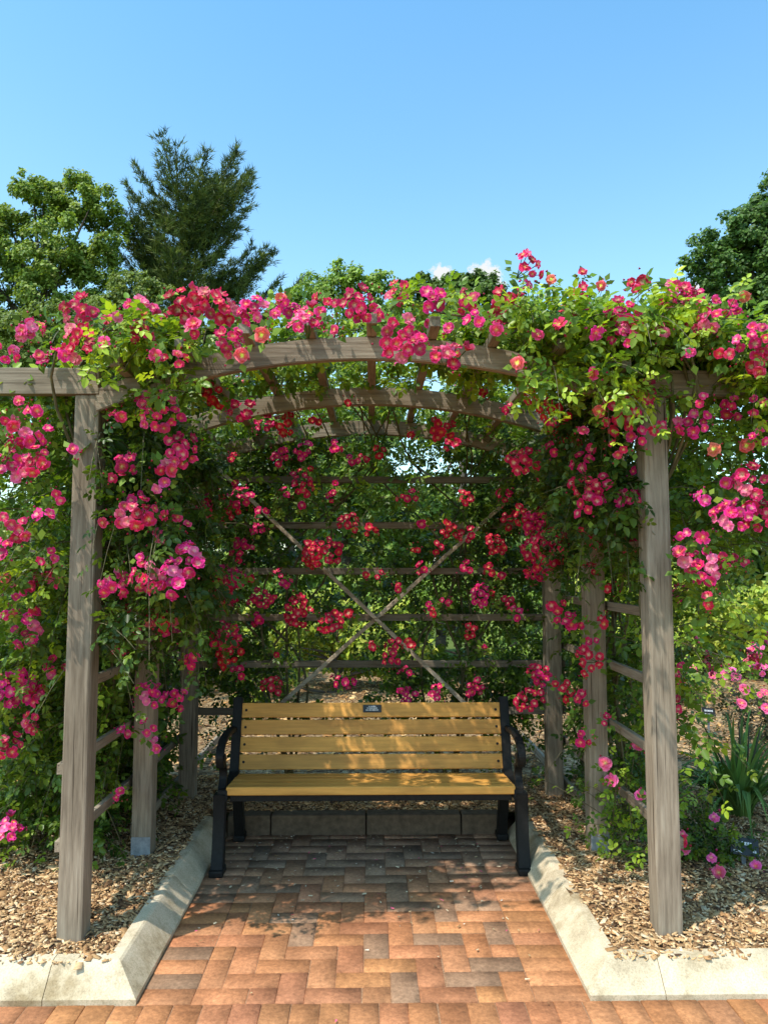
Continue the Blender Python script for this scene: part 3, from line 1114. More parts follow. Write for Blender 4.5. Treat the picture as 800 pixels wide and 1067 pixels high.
def cluster_mesh(name, seed, n, R_, br, kind=0):
    """cluster of n open blooms on a dome of radius R_, axis +Z; br bloom radius"""
    r = np.random.default_rng(seed)
    V, F4, F3, C = [], [], [], []
    off = 0
    placed = []
    tries = 0
    while len(placed) < n and tries < 4000:
        tries += 1
        a = r.uniform(0, 2 * math.pi); rho = math.sqrt(r.uniform(0, 1)) * max(0, R_ - br * .55)
        p = np.array((rho * math.cos(a) * 1.0, rho * math.sin(a) * 0.95, 0))
        if n == 1: p[:] = 0
        p[2] = 0.75 * math.sqrt(max(0, R_ ** 2 - rho ** 2)) + r.normal(0, .25) * br
        if n > 2: p[0] *= 1.14; p[1] *= .92
        if n > 2 and r.random() < .15: p[:2] *= 1.25
        if all(np.linalg.norm(p - q) > br * (1.25 if tries < 2000 else .85) for q in placed): placed.append(p)
    for p in placed:
        out = np.array((p[0] / R_ * 0.85 + r.normal(0, .30), p[1] / R_ * .85 + r.normal(0, .30), 1.0))
        if kind == 1: o_, i_ = PALE, PINK
        elif kind == 2: o_, i_ = CRIM * .65 + PINK * .25, CRIM * .85
        else:
            w = r.uniform(0, 1)
            o_ = PINK * (1 - w * .5) + (CRIM if r.random() < .6 else PALE) * (w * .5); i_ = CRIM
        eye = np.array((0.92, 0.62, 0.46)) if r.random() < .5 else np.array((0.90, 0.40, 0.14))
        if kind == 0: o_ = o_ * r.uniform(.8, 1.1); i_ = i_ * r.uniform(.75, 1.1)
        v, f, c, t = bloom(r, o_, i_, eye, (r.integers(5, 8), r.integers(4, 6)), br * r.uniform(.68, 1.06), max(0, r.normal(.08, .28)))
        M = frame_to(out, r.uniform(0, 6.28))
        v = v @ M.T + p
        q = r.random()
        if kind == 0 and q < .16: c = c * np.array((.66, .7, .6))
        elif kind == 0 and q < .30: c = c * .55 + np.array((.88, .30, .42)) * .45
        elif kind == 0 and q < .36: c = c * np.array((1.05, 2.0, .6))
        V.append(v); C.append(c); F4.append(f + off); F3.append(t + off)
        off += len(v)
    # petioles, sepals and buds (green)
    for p in placed:
        b = np.array((0, 0, -0.9 * R_ - 0.01)); e = p - np.array((0, 0, br * .02))
        side = np.array((0.0018, 0, 0)); s2 = np.array((0, 0.0018, 0))
        V.append(np.array([b - side, b + side, e + side, e - side, b - s2, b + s2, e + s2, e - s2]))
        C.append(np.tile((0.09, 0.13, 0.03), (8, 1)))
        F4.append(np.array([(0, 1, 2, 3), (4, 5, 6, 7)]) + off)
        off += 8
    for k in range(int(r.integers(4, 9))):            # leaves round the spray
        a = r.uniform(0, 6.28); L = r.uniform(.03, .045); d = unit(np.array((math.cos(a), math.sin(a), r.normal(0, .35)))); sd_ = np.array((-math.sin(a), math.cos(a), r.normal(0, .3)))
        b = d * R_ * r.uniform(.5, .95) + np.array((0, 0, -.35 * R_))
        V.append(np.array([b, b + d * L * .4 + sd_ * L * .33, b + d * L, b + d * L * .4 - sd_ * L * .33])); F4.append(np.array([(0, 1, 2, 3)]) + off)
        C.append(np.tile(np.array((.13, .21, .025)) * r.uniform(.6, 1.5), (4, 1))); off += 4
    for k in range(int(r.integers(2, 6))):
        a = r.uniform(0, 6.28); p = np.array((math.cos(a) * R_ * r.uniform(.9, 1.4), math.sin(a) * R_ * r.uniform(.9, 1.4), r.uniform(-.2, .6) * R_))
        s = br * .26
        v = np.array([(0, 0, -1.2), (.8, 0, 0), (-.4, .7, 0), (-.4, -.7, 0), (0, 0, 1.5)]) * s + p
        V.append(v); C.append(np.array([(0.1, 0.16, .03)] + [(0.45, 0.03, .08)] * 3 + [(0.75, .03, .15)]))
        F3.append(np.array([(0, 2, 1), (0, 3, 2), (0, 1, 3), (1, 2, 4), (2, 3, 4), (3, 1, 4)]) + off)
        off += 5
    return np_mesh(name, np.concatenate(V), [np.concatenate(F4), np.concatenate(F3)], np.concatenate(C), smooth=True)


BR = 0.0275
RADS_ = {1: .029, 2: .041, 3: .047, 5: .058, 8: .069, 12: .082, 17: .097, 22: .112}
CL = {}
for n, rad in ((1, .029), (2, .041), (3, .047), (5, .058), (8, .069), (12, .082), (17, .097), (22, .112)):
    CL[n] = [cluster_mesh('flower_cluster', 100 * n + s, n, rad, BR) for s in range(4)]
CLR = {n: [cluster_mesh('flower_cluster', 5000 + 100 * n + s, n, RADS_[n], BR, 2) for s in range(4)] for n in RADS_}  # inner clusters: shade under the roof painted in as redder, duller petals
for n in (1, 3):
    CL[-n] = [cluster_mesh('pale_flower_cluster', 900 + 10 * n + s, n, {1: .036, 3: .058}[n], .035, 1) for s in range(3)]
for ms in list(CL.values()) + list(CLR.values()):
    for me in ms: me.materials.append(PETAL)
RADS = {1: .029, 2: .041, 3: .047, 5: .058, 8: .069, 12: .082, 17: .097, 22: .112}

FL = """85 327 38;85 362 40;183 378 30;150 325 33;195 318 42;225 322 42;30 345 22;8 370 28;60 372 22;118 335 22;145 350 28;235 360 33;317 340 35;265 325 32;300 322 26;345 320 18;375 318 38;415 308 30;450 315 30;415 352 45;432 362 30;465 375 38;490 315 30;525 318 35;547 280 32;575 293 12;608 286 13;627 298 12;604 310 22;585 340 18;650 330 40;650 352 30;665 298 24;705 314 32;722 322 44;740 338 33;788 355 40;795 377 30;700 301 22;498 334 24;165 430 45;225 412 28;252 430 26;275 445 20;297 442 24;190 470 36;170 490 25;132 487 30;25 455 24;15 490 35;40 485 33;45 540 22;20 550 26;5 575 25;145 540 36;125 543 18;110 545 14;120 498 18;120 608 32;160 603 38;182 606 34;197 587 34;140 655 15;170 645 30;178 660 22;225 615 36;240 602 26;235 665 30;48 600 28;30 655 32;17 620 20;57 695 25;12 718 36;35 720 24;35 752 24;8 780 28;155 725 30;186 730 24;152 762 20;165 776 16;128 765 16;125 830 14;10 868 26;292 477 20;317 472 22;350 467 16;315 505 26;345 519 14;250 522 28;242 537 24;272 535 16;212 535 26;365 547 22;386 554 15;337 575 34;325 580 24;254 575 24;230 612 26;275 625 24;270 645 16;312 640 32;345 650 26;237 682 28;467 554 22;505 412 14;433 572 12;487 520 18;527 515 16;530 542 22;556 542 24;515 570 24;567 572 46;485 592 16;512 597 16;502 622 24;415 614 12;427 672 16;410 688 18;352 710 14;425 726 22;457 722 18;495 717 20;562 705 22;553 732 28;285 718 22;543 480 28;552 412 24;575 427 24;530 427 14;460 445 26;470 462 18;621 388 18;596 450 38;643 436 40;673 410 34;685 446 20;643 471 22;722 444 34;734 419 18;763 427 28;793 424 24;778 466 16;793 454 22;613 481 28;574 469 20;611 508 32;631 508 24;613 528 28;655 525 28;555 546 26;636 557 13;624 572 17;660 567 22;763 539 40;793 542 38;783 505 36;732 522 22;712 586 26;736 596 40;749 586 26;741 625 20;707 620 22;732 562 16;582 633 20;587 648 18;599 650 20;636 614 15;628 647 17;616 690 28;617 668 14;584 716 17;594 724 18;606 731 18;632 751 14;608 769 17;564 707 18;95 400 0;708 700 24;705 735 24;710 880 14;715 560 18;760 500 20;745 470 16;772 585 18;65 610 14;12 640 16;60 520 18;35 430 20;75 470 16;20 420 14;300 610 14;380 600 10;450 640 12;365 640 10;420 520 12;560 600 18;250 700 16;200 690 18;540 640 16;440 545 10;395 470 14;430 455 12;570 500 20;330 440 14;365 420 14;540 380 16;470 345 16;350 345 14;515 345 18;560 350 16;620 345 18;690 345 20;755 372 22;720 372 16;275 350 18;205 345 26;250 372 18;165 372 18;110 360 18;40 372 16"""


def depth(u, v):
    if v < 400: return 2.90 + (0.14 if v < 330 else 0.0) + U(-.04, .06)
    if u < 100: return (3.02 if v < 590 else (3.45 if v < 680 else 3.75)) + U(-.05, .1)
    if u < 205: return (3.12 if v < 620 else 3.85) + U(-.05, .08)
    if u <= 262: return (3.45 if v < 460 else 4.6) + U(-.1, .1)
    if u <= 535: return (3.6 + (v - 400) / 60 * .8 if v < 470 else 4.86) + U(-.06, .04)
    if u < 600: return (3.35 if v < 440 else (3.6 if v < 490 else 4.4)) + U(-.08, .1) if v < 560 else (4.5 if u < 575 else 3.95) + U(-.1, .1)
    if u < 670: return (3.04 if v < 480 else (3.3 if v < 545 else 3.9)) + U(-.05, .05)
    if u < 705 and v < 480: return 3.08
    if u < 722 and v > 600: return 3.7
    return 3.06 + U(-.05, .1)


for row in FL.split(';'):
    u, v, d = map(float, row.split())
    if d < 5: continue
    Y = depth(u, v)
    p = P(u, v, Y)
    rad = d / 2 * Y / F_PX * 1.06
    n = min((k for k in RADS), key=lambda k: abs(RADS[k] - rad))
    s = rad / RADS[n]
    s = min(1.15, max(0.62, s))
    root = ROSES[int(owner(np.array(p))[0])]
    me = (CLR if Y > 3.25 and 190 < u < 672 else CL)[n][random.randrange(4)]
    o = bpy.data.objects.new('flower_cluster', me)
    COL.objects.link(o)
    o.parent = root
    o.location = p - root.location
    dirv = (cam.location - p).normalized() + Vector((RNG.normal(0, .2) - .15, RNG.normal(0, .12), .28 + RNG.normal(0, .2)))
    o.rotation_mode = 'QUATERNION'
    o.rotation_quaternion = Vector((0, 0, 1)).rotation_difference(dirv.normalized()) @ Quaternion((0, 0, 1), random.uniform(0, 6.28))
    o.scale = (s, s, s)
EXTRA = []
for k in range(28):                       # along the crest of the roof
    u = U(0, 800)
    EXTRA.append((u, (352 if u < 70 else (325 if u < 240 else (318 if u < 530 else 312))) + U(-14, 22), U(10, 24), U(2.98, 3.2)))
for k in range(14): EXTRA.append((U(0, 62), U(430, 760), U(10, 24), None))
for k in range(20): EXTRA.append((U(110, 200), U(420, 690), U(8, 20), None))
for k in range(34): EXTRA.append((U(205, 545), U(470, 715), U(8, 18), None))
for k in range(24): EXTRA.append((U(545, 665), U(420, 600), U(9, 22), None))
for k in range(12): EXTRA.append((U(712, 800), U(430, 560), U(10, 22), None))
for (u, v, d, Y) in EXTRA:
    if Y is None: Y = depth(u, v) + .05
    p = P(u, v, Y)
    rad = d / 2 * Y / F_PX * 1.06
    n = min((k for k in RADS), key=lambda k: abs(RADS[k] - rad))
    root = ROSES[int(owner(np.array(p))[0])]
    if len(root.children) > 104: continue
    o = bpy.data.objects.new('flower_cluster', (CLR if Y > 3.25 and 190 < u < 672 else CL)[n][random.randrange(4)])
    COL.objects.link(o); o.parent = root; o.location = p - root.location
    dirv = (cam.location - p).normalized() + Vector((RNG.normal(0, .4) - .15, RNG.normal(0, .2), .3 + RNG.normal(0, .3)))
    o.rotation_mode = 'QUATERNION'
    o.rotation_quaternion = Vector((0, 0, 1)).rotation_difference(dirv.normalized()) @ Quaternion((0, 0, 1), random.uniform(0, 6.28))
    o.scale = (1, 1, 1) if rad > .026 else (.85, .85, .85)
# further clusters over the roof and the outer sides, seen only from a step aside
for k in range(46):
    sgn = random.choice((-1, 1))
    if k % 2:
        x, y = U(-1.6, 1.6), U(3.5, 5.2); p = Vector((x, y, roof_top(x, y) + .22)); dirv = Vector((RNG.normal(0, .4), -.4, 1))
    else:
        p = Vector((sgn * U(1.75, 2.0), U(3.4, 5.2), U(.9, 2.3))); dirv = Vector((sgn, -.3, .5))
    root = ROSES[int(owner(np.array(p))[0])]
    if len(root.children) > 104: continue
    o = bpy.data.objects.new('flower_cluster', CL[random.choice((3, 5, 8))][random.randrange(4)])
    COL.objects.link(o); o.parent = root; o.location = p - root.location
    o.rotation_mode = 'QUATERNION'
    o.rotation_quaternion = Vector((0, 0, 1)).rotation_difference(dirv.normalized())

# ------------------------------------------------------------------ low planting
def small_rose(name, loc, w, h, nsh, label, cat, blooms, pal=PAL, size=.09, kind=1, group=None, light=.2):
    root = empty(name, loc, label, cat, group)
    pts = np.array([(loc[0] + RNG.normal(0, w * .16), loc[1] + RNG.normal(0, w * .16), loc[2] + U(0, h * .35)) for _ in range(nsh)])
    D = unit(np.stack([RNG.normal(0, .6, nsh), RNG.normal(0, .6, nsh), np.abs(RNG.normal(.7, .3, nsh))], 1))
    L = U(.35, .75, nsh) * h
    V, Fq, C, SV, SF = make_foliage(pts, D, L, U(.05, .4, nsh), K=7, size=size, light=np.full(nsh, light), pal=pal)
    np_obj('foliage', V, [Fq], LEAF, root, col=C)
    np_obj('stems', SV, [SF], CANE, root)
    for (p, n, s) in blooms:
        o = bpy.data.objects.new('flower_cluster', CL[n][random.randrange(3)])
        COL.objects.link(o); o.parent = root; o.location = Vector(p) - Vector(loc)
        dirv = (cam.location - Vector(p)).normalized() + Vector((RNG.normal(0, .2), 0, .5))
        o.rotation_mode = 'QUATERNION'
        o.rotation_quaternion = Vector((0, 0, 1)).rotation_difference(dirv.normalized())
        o.scale = (s, s, s)
    return root


# pink rose rambling on the right middle post
small_rose('rose_bush', (1.30, 4.0, 0.1), .3, .85, 38, 'young rose with pale pink blooms between the two nearer right posts', 'rose',
           [(P(632, 798, 3.85), -1, 1.05), (P(637, 817, 3.83), -1, 1.1), (P(664, 780, 3.85), -1, 1), (P(668, 832, 3.8), -1, .95)], light=.5)
small_rose('rose_bush', (1.72, 4.05, 0.1), .42, .34, 60, 'low dark rose bush with pink blooms beside the black plant label', 'rose',
           [(P(744, 854, 4.0), -1, 1.1), (P(742, 896, 3.85), -1, 1.05), (P(750, 912, 3.8), -1, 1.05), (P(788, 905, 3.9), -1, .9), (P(710, 872, 3.9), -1, 1), (P(713, 886, 3.9), -1, .9)], pal=PAL * .7, size=.075)
DARK = np.array([(0.05, 0.045, 0.02), (0.04, 0.05, 0.018), (0.07, 0.06, 0.025), (0.09, 0.05, 0.03), (0.03, 0.035, 0.015)])
small_rose('rose_bush', (3.15, 6.15, 0.12), .7, 1.1, 70, 'tall sparse rose bush with dusty pink blooms and dark leaves, at the right edge', 'rose',
           [(P(790, 680, 6), -3, 1.2), (P(780, 690, 6), -3, 1.1), (P(776, 720, 6), -1, 1.3), (P(795, 725, 5.9), -3, 1), (P(793, 700, 6), -3, 1.1), (P(798, 740, 5.9), -1, 1.3), (P(772, 735, 6), -1, 1.2)], pal=DARK, size=.09)
small_rose('rose_bush', (3.25, 8.6, 0.12), 1.2, .95, 110, 'leafy green rose bush with a few pink blooms behind the golden mulch', 'rose',
           [(P(718, 700, 8.1), -3, 1.6), (P(759, 704, 8.1), -3, 1.7), (P(742, 706, 8.2), -1, 1.5), (P(784, 692, 8.1), -3, 1.4)], light=.7, size=.12)

# strap-leaved clump
def lily(loc, n, h, label):
    root = empty('daylily_clump', loc, label, 'daylily')
    V, Fq, C = [], [], []
    for k in range(n):
        a = U(0, 2 * math.pi); L = h * U(.7, 1.25); out = U(.35, 1.15)
        d = np.array((math.cos(a), math.sin(a), 0)); s = np.array((-math.sin(a), math.cos(a), 0))
        b = np.array(loc) + d * U(0, .07) + s * U(-.05, .05)
        w0 = U(.008, .014)
        c = np.array((0.12, 0.21, 0.05)) * U(.6, 1.5) + np.array((U(0, .03), U(0, .03), 0))
        n0 = len(V)
        for j in range(8):
            t = j / 7
            p = b + d * (out * L * (t ** 1.3) * .8) + np.array((0, 0, L * (t * (1.15 - out * .3) - out * .75 * t * t * t)))
            w = w0 * (1 - t ** 3) + .001
            V += [p - s * w, p + np.array((0, 0, -w * .5)), p + s * w]; C += [c, c * .8, c]
        for j in range(7):
            q = n0 + j * 3
            Fq += [(q, q + 1, q + 4, q + 3), (q + 1, q + 2, q + 5, q + 4)]
    np_obj('foliage', np.array(V), [np.array(Fq)], NEEDLE, root, col=np.array(C), smooth=True)
    m = MB()
    for (u, v, dx) in ((725, 742, .0), (769, 752, .0), (780, 757, .0), (793, 752, 0.0)):
        tip = P(u, v, 4.75)
        b = Vector(loc) + Vector((0.03 * random.uniform(-1, 1), 0, 0))
        m.tube([b, (b + tip) / 2 + Vector((.02, 0, .03)), tip], [.007, .006, .004], 6)
    m.build('flower_stalk', simple('stalk', (0.05, 0.045, 0.02), .7), root)


lily((2.22, 4.75, 0.1), 150, 0.68, 'clump of long arching strap leaves with bare stalks at the right edge')


def marker(loc, rz, w, h, zc, label, rows):
    root = empty('plant_label', loc, label, 'plant label')
    root.rotation_euler = (0, 0, 0)
    L = Vector(loc)
    Rm = Matrix.Rotation(rz, 3, 'Z') @ Matrix.Rotation(R(-28), 3, 'X') @ Matrix.Rotation(R(5), 3, 'Y')
    m = MB(); m.bar(L + Vector((0, .012, -.05)), L + Vector((0, .012, zc - L.z)), .022, .004, up=(0, 1, 0), bevel=.001)
    m.build('stake', METAL, root)
    c = Vector((L.x, L.y, zc))
    m = MB(); m.box(c, (w, .004, h), Rm, bevel=.0015)
    pb = m.build('plate', PLATE, root)
    r = random.Random(3)
    for (x0, x1, z, hh) in rows:
        x = x0
        m = MB()
        while x < x1:
            ww = r.uniform(.035, .07)
            m.box(c + Rm @ Vector((x * w, -.0026, z * h)), (ww * w, .001, hh * h * r.uniform(.7, 1)), Rm)
            x += ww + .02
        m.build('lettering', SILVER, pb)


p = P(775, 882, 3.95)
marker((p.x, 3.95, 0.1), R(-10), .135, .085, p.z, 'black engraved plant label on a short stake beside the low pink rose', [(-.28, .25, .16, .22), (-.36, -.12, -.30, .16), (.30, .42, -.24, .16)])
p = P(738, 742, 6.9)
marker((p.x, 6.9, 0.12), R(5), .12, .075, p.z, 'small pale plant label standing in the golden mulch farther back', [(-.3, .3, .15, .25), (-.3, .1, -.25, .18)])

# ------------------------------------------------------------------ trees and shrubs behind
def leaf_quads(pts, size, nrm, pal, var=.3):
    n = len(pts)
    a = unit(RNG.normal(size=(n, 3)) + np.array((0, 0, -.35)))
    a = unit(a - nrm * (a * nrm).sum(1, keepdims=True))
    s = np.cross(a, nrm)
    sz = size * RNG.uniform(.6, 1.3, n)[:, None]
    w = sz * .36
    fold = nrm * w * .35
    V = np.stack([pts, pts + a * sz * .45 + s * w + fold, pts + a * sz, pts + a * sz * .45 - s * w + fold], 1).reshape(-1, 3)
    Fq = np.arange(n * 4).reshape(-1, 4)
    T = np.concatenate([Fq[:, [0, 2, 1]], Fq[:, [0, 3, 2]]])
    c = pal[RNG.integers(0, len(pal), n)] * RNG.uniform(1 - var, 1 + var, (n, 1))
    return V, T, np.repeat(c, 4, 0)


def blob_points(blobs, n, shell=.8):
    """points in the outer part of the blobs, denser at the rim, ragged"""
    r = np.random.default_rng(len(blobs) * 7 + n)
    sub = []
    for b in blobs:                                   # break every mass into small ragged leaf clumps
        for _ in range(int(22 + 12 * r.random())):
            d = unit(r.normal(size=3)) * (1, 1, .8); q = b[3] * r.uniform(.45, 1.08)
            sub.append((b[0] + d[0] * q, b[1] + d[1] * q, b[2] + d[2] * q, b[3] * r.uniform(.12, .32)))
    blobs = sub
    w = np.array([b[3] ** 1.7 for b in blobs]); w = w / w.sum()
    k = RNG.choice(len(blobs), n, p=w)
    B = np.array(blobs)[k]
    d = unit(RNG.normal(size=(n, 3)))
    rr = B[:, 3] * (1 - shell * RNG.random(n) ** 1.6) * (1 + .14 * np.sin(d[:, 0] * 7 + k) * np.sin(d[:, 1] * 6 + 2 * k) + .1 * np.sin(d[:, 2] * 9 + k))
    p = B[:, :3] + d * rr[:, None] * np.array((1, 1, .78))
    nrm = unit(d * .55 + np.array((-.35, -.42, .55)) + RNG.normal(0, .4, (n, 3)))
    return p, nrm


def crown_blobs(c, rx, ry, rz, n, rb, seed):
    r = np.random.default_rng(seed)
    out = []
    for _ in range(n):
        d = unit(r.normal(size=3)); q = r.uniform(.45, 1.0)
        out.append((c[0] + d[0] * rx * q, c[1] + d[1] * ry * q, c[2] + d[2] * rz * q, rb * r.uniform(.6, 1.25)))
    return out


GREEN = np.array([(0.085, 0.14, 0.025), (0.11, 0.175, 0.03), (0.06, 0.105, 0.02), (0.14, 0.20, 0.04)])
OAK = np.array([(0.05, 0.095, 0.018), (0.065, 0.12, 0.022), (0.04, 0.075, 0.016), (0.085, 0.14, 0.026)])
LIME = np.array([(0.18, 0.26, 0.035), (0.15, 0.23, 0.035), (0.22, 0.28, 0.045), (0.11, 0.18, 0.03)])
YEL = np.array([(0.36, 0.40, 0.045), (0.30, 0.36, 0.04), (0.46, 0.45, 0.07), (0.20, 0.28, 0.035)])


def tree(base, blobs, nleaf, lsize, pal, label, group=None, tr=.18, name='deciduous_tree', cat='tree', trunk_top=None):
    root = empty(name, base, label, cat, group)
    B = Vector(base)
    cz = sum(b[2] for b in blobs) / len(blobs)
    top = max(b[2] + b[3] * .3 for b in blobs)
    m = MB()
    mx = sum(b[0] for b in blobs) / len(blobs); my = sum(b[1] for b in blobs) / len(blobs)
    th = top - base[2]
    pts = [(B.x + (mx - B.x) * t + .12 * tr * 6 * noise.noise((t * 3, B.x, 0)), B.y + (my - B.y) * t, base[2] - .1 + th * t) for t in np.linspace(0, .74, 8)]
    m.tube(pts, [tr * (1.15 - .95 * t) for t in np.linspace(0, 1, 8)], 9)
    for b in blobs[:26]:
        t = max(.12, min(.85, (b[2] - base[2]) / th - .18))
        i = min(.74, t) / .74 * 7
        i0 = min(6, int(i)); f = i - i0
        s = Vector(pts[i0]).lerp(Vector(pts[i0 + 1]), f)
        e = Vector(b[:3])
        mid = s.lerp(e, .5) + Vector((0, 0, -.06 * (e - s).length))
        m.tube([s, mid, e], [tr * (1 - t) * .5 + .012, tr * .22, .012], 6)
    m.build('trunk', BARK, root)
    p, nrm = blob_points(blobs, nleaf)
    V, T, C = leaf_quads(p, lsize, nrm, pal)
    np_obj('crown', V, [T], TREELEAF, root, col=C)
    return root


def bl(u, v, Y, r):
    p = P(u, v, Y)
    return (p.x, p.y, p.z, r)


# left: tall light green tree
Y = 20
T1 = [bl(45, 215, Y, .8), bl(35, 200, Y, .55), bl(70, 205, Y + .5, .8), bl(20, 255, Y, 1.0), bl(95, 215, Y, .7), bl(112, 235, Y + .5, .7), bl(70, 255, Y - .6, 1.0), bl(0, 290, Y, 1.1), bl(50, 300, Y - .5, 1.1),
      bl(100, 275, Y, .9), bl(15, 340, Y, 1.1), bl(80, 340, Y - .5, 1.2), bl(-30, 260, Y, .9), bl(-40, 330, Y, 1.2), bl(40, 390, Y, 1.3), bl(-20, 420, Y, 1.3), bl(110, 330, Y, 1.0), bl(90, 420, Y, 1.3), bl(10, 232, Y, .7)]
tree((P(40, 600, Y).x, Y, 0), T1, 90000, .10, np.array([(.24, .31, .05), (.19, .26, .04), (.29, .34, .07), (.12, .18, .03)]), 'tall mid green leafy tree at the left behind the pergola', tr=.25)
Y = 17
T1b = [bl(120, 345, Y, .8), bl(150, 310, Y, .6), bl(95, 330, Y, .7), bl(130, 300, Y, .6), bl(170, 335, Y, .6), bl(60, 350, Y, .9), bl(20, 360, Y, 1.0), bl(160, 380, Y, .9), bl(90, 400, Y, 1.0), bl(200, 370, Y, .8)]
tree((P(110, 600, Y).x, Y, 0), T1b, 40000, .075, np.array([(0.13, 0.175, .035), (.17, .21, .04), (.21, .25, .055)]), 'shorter olive green fine leaved tree in front of the pine', tr=.16, name='juniper_tree')
# small light green trees in the middle
Y = 13
T2 = [bl(355, 282, Y, .24), bl(345, 300, Y, .3), bl(378, 292, Y, .26), bl(330, 300, Y, .42), bl(398, 294, Y, .24), bl(312, 312, Y, .35), bl(370, 305, Y, .5), bl(345, 330, Y, .6), bl(400, 310, Y, .45), bl(380, 350, Y, .7), bl(320, 350, Y, .6), bl(420, 340, Y, .5)]
tree((P(360, 600, Y).x, Y, 0), T2, 15000, .07, LIME * 1.25, 'small light green tree showing above the middle of the front arch', tr=.1)
Y = 18
T3 = [bl(478, 298, Y, .36), bl(492, 292, Y, .3), bl(465, 300, Y, .42), bl(510, 298, Y, .4), bl(440, 296, Y, .38), bl(425, 305, Y, .4), bl(485, 315, Y, .7), bl(450, 330, Y, .8), bl(520, 320, Y, .6), bl(480, 360, Y, 1.0), bl(540, 345, Y, .8)]
tree((P(480, 600, Y).x, Y, 0), T3, 26000, .095, GREEN, 'mid green tree top peeping over the arch right of centre', tr=.16)
# right: dark tree
Y = 17
T4 = [bl(800, 215, Y, .6), bl(785, 235, Y, .7), bl(765, 240, Y, .6), bl(740, 258, Y, .55), bl(725, 275, Y, .35), bl(775, 265, Y, .8), bl(750, 285, Y, .6), bl(735, 298, Y, .4), bl(800, 255, Y, .9), bl(825, 205, Y, .9), bl(850, 230, Y, 1.1), bl(790, 295, Y, .9), bl(760, 312, Y, .6),
      bl(820, 290, Y, 1.1), bl(870, 270, Y, 1.2), bl(800, 330, Y, .9), bl(850, 330, Y, 1.3), bl(830, 380, Y, 1.2), bl(840, 180, Y, .8)]
tree((P(830, 600, Y).x, Y, 0), T4, 46000, .10, OAK * 1.45, 'dark green spreading tree at the right edge above the roses', tr=.26)


# pine
def pine(base, h, label):
    root = empty('pine_tree', base, label, 'pine tree')
    B = Vector(base)
    m = MB()
    m.tube([B + Vector((.05 * math.sin(t * 5), 0, h * t)) for t in np.linspace(0, .97, 10)], [.24 * (1 - t) + .02 for t in np.linspace(0, .97, 10)], 9)
    rr = np.random.default_rng(21)
    tips, dirs = [], []
    levels = np.linspace(.40, .95, 25)
    for li, t in enumerate(levels):
        nb = 6 if t < .95 else 4
        for k in range(nb):
            a = rr.uniform(0, 2 * math.pi)
            f = (1 - t) / .58
            L = (0.95 + 1.75 * f ** .5) * rr.uniform(.55, 1.15)
            if li in (5, 9, 14) and k == 0: a = rr.uniform(-.3, .3); L *= 1.35      # long bare limbs to the right
            if math.cos(a) < -.3 and t > .6: L *= .8
            rise = .45 + .5 * t if t > .6 else .15
            s = B + Vector((0, 0, h * t - .1))
            d = Vector((math.cos(a), math.sin(a), 0))
            p = [s + d * L * q + Vector((0, 0, L * (rise * q - .15 * math.sin(q * 3.1)))) for q in (0, .3, .65, 1)]
            m.tube(p, [.05 * (1 - t) + .025, .03 * (1 - t) + .018, .016, .006], 5)
            sd = Vector((-d.y, d.x, 0))
            for q in np.linspace(.28, 1, max(4, int(L * 7))):
                i = q * 3; i0 = min(2, int(q / .34)); 
                c = p[0].lerp(p[3], q) + Vector((0, 0, -L * .15 * math.sin(q * 3.1)))
                for sgn in (-1, 1, 0):
                    sub = rr.uniform(.2, .5) * (1.15 - .5 * q) * (L / 2 + .3)
                    if sgn == 0: sub *= .4
                    dd = (d * rr.uniform(.4, .9) + sd * sgn * rr.uniform(.5, 1) + Vector((0, 0, rr.uniform(.1, .6)))).normalized()
                    nn = max(2, int(sub / .11))
                    for z in range(nn):
                        tips.append(c + dd * sub * (z + 1) / nn); dirs.append(dd)
    m.build('trunk', BARK, root)
    tips = np.array([tuple(v) for v in tips]); dirs = np.array([tuple(v) for v in dirs])
    n, K = len(tips), 11
    d = unit(dirs[:, None] * .8 + np.array((0, 0, .45)) + RNG.normal(0, .55, (n, K, 3)))
    L = RNG.uniform(.12, .24, (n, K, 1))
    s = unit(np.cross(d, RNG.normal(size=(n, K, 3)))) * .013
    b = tips[:, None] + RNG.normal(0, .03, (n, K, 3))
    V = np.stack([b - s, b + s, b + d * L], 2).reshape(-1, 3)
    pal = np.array([(.075, .105, .022), (.10, .130, .026), (.15, .175, .036), (.05, .074, .018)])
    c = np.repeat(pal[RNG.integers(0, 4, n)] * RNG.uniform(.7, 1.3, (n, 1)), K * 3, 0)
    np_obj('crown', V, [np.arange(len(V)).reshape(-1, 3)], NEEDLE, root, col=c)


pt = P(192, 192, 22)
pine((pt.x, 22, 0), pt.z, 'tall dark pine with feathery upswept branches above the left roses')


# shrubs and hedge trees seen through the trellis and to the right
def shrub(base, w, h, n, ls, pal, label, group=None, seed=0):
    r = np.random.default_rng(seed)
    blobs = [(base[0] + r.uniform(-.5, .5) * w, base[1] + r.uniform(-.35, .35) * w, base[2] + h * r.uniform(.15, .78), h * r.uniform(.16, .3)) for _ in range(16)]
    return tree(base, blobs, n, ls, pal, label, group, tr=.035, name='shrub', cat='shrub')


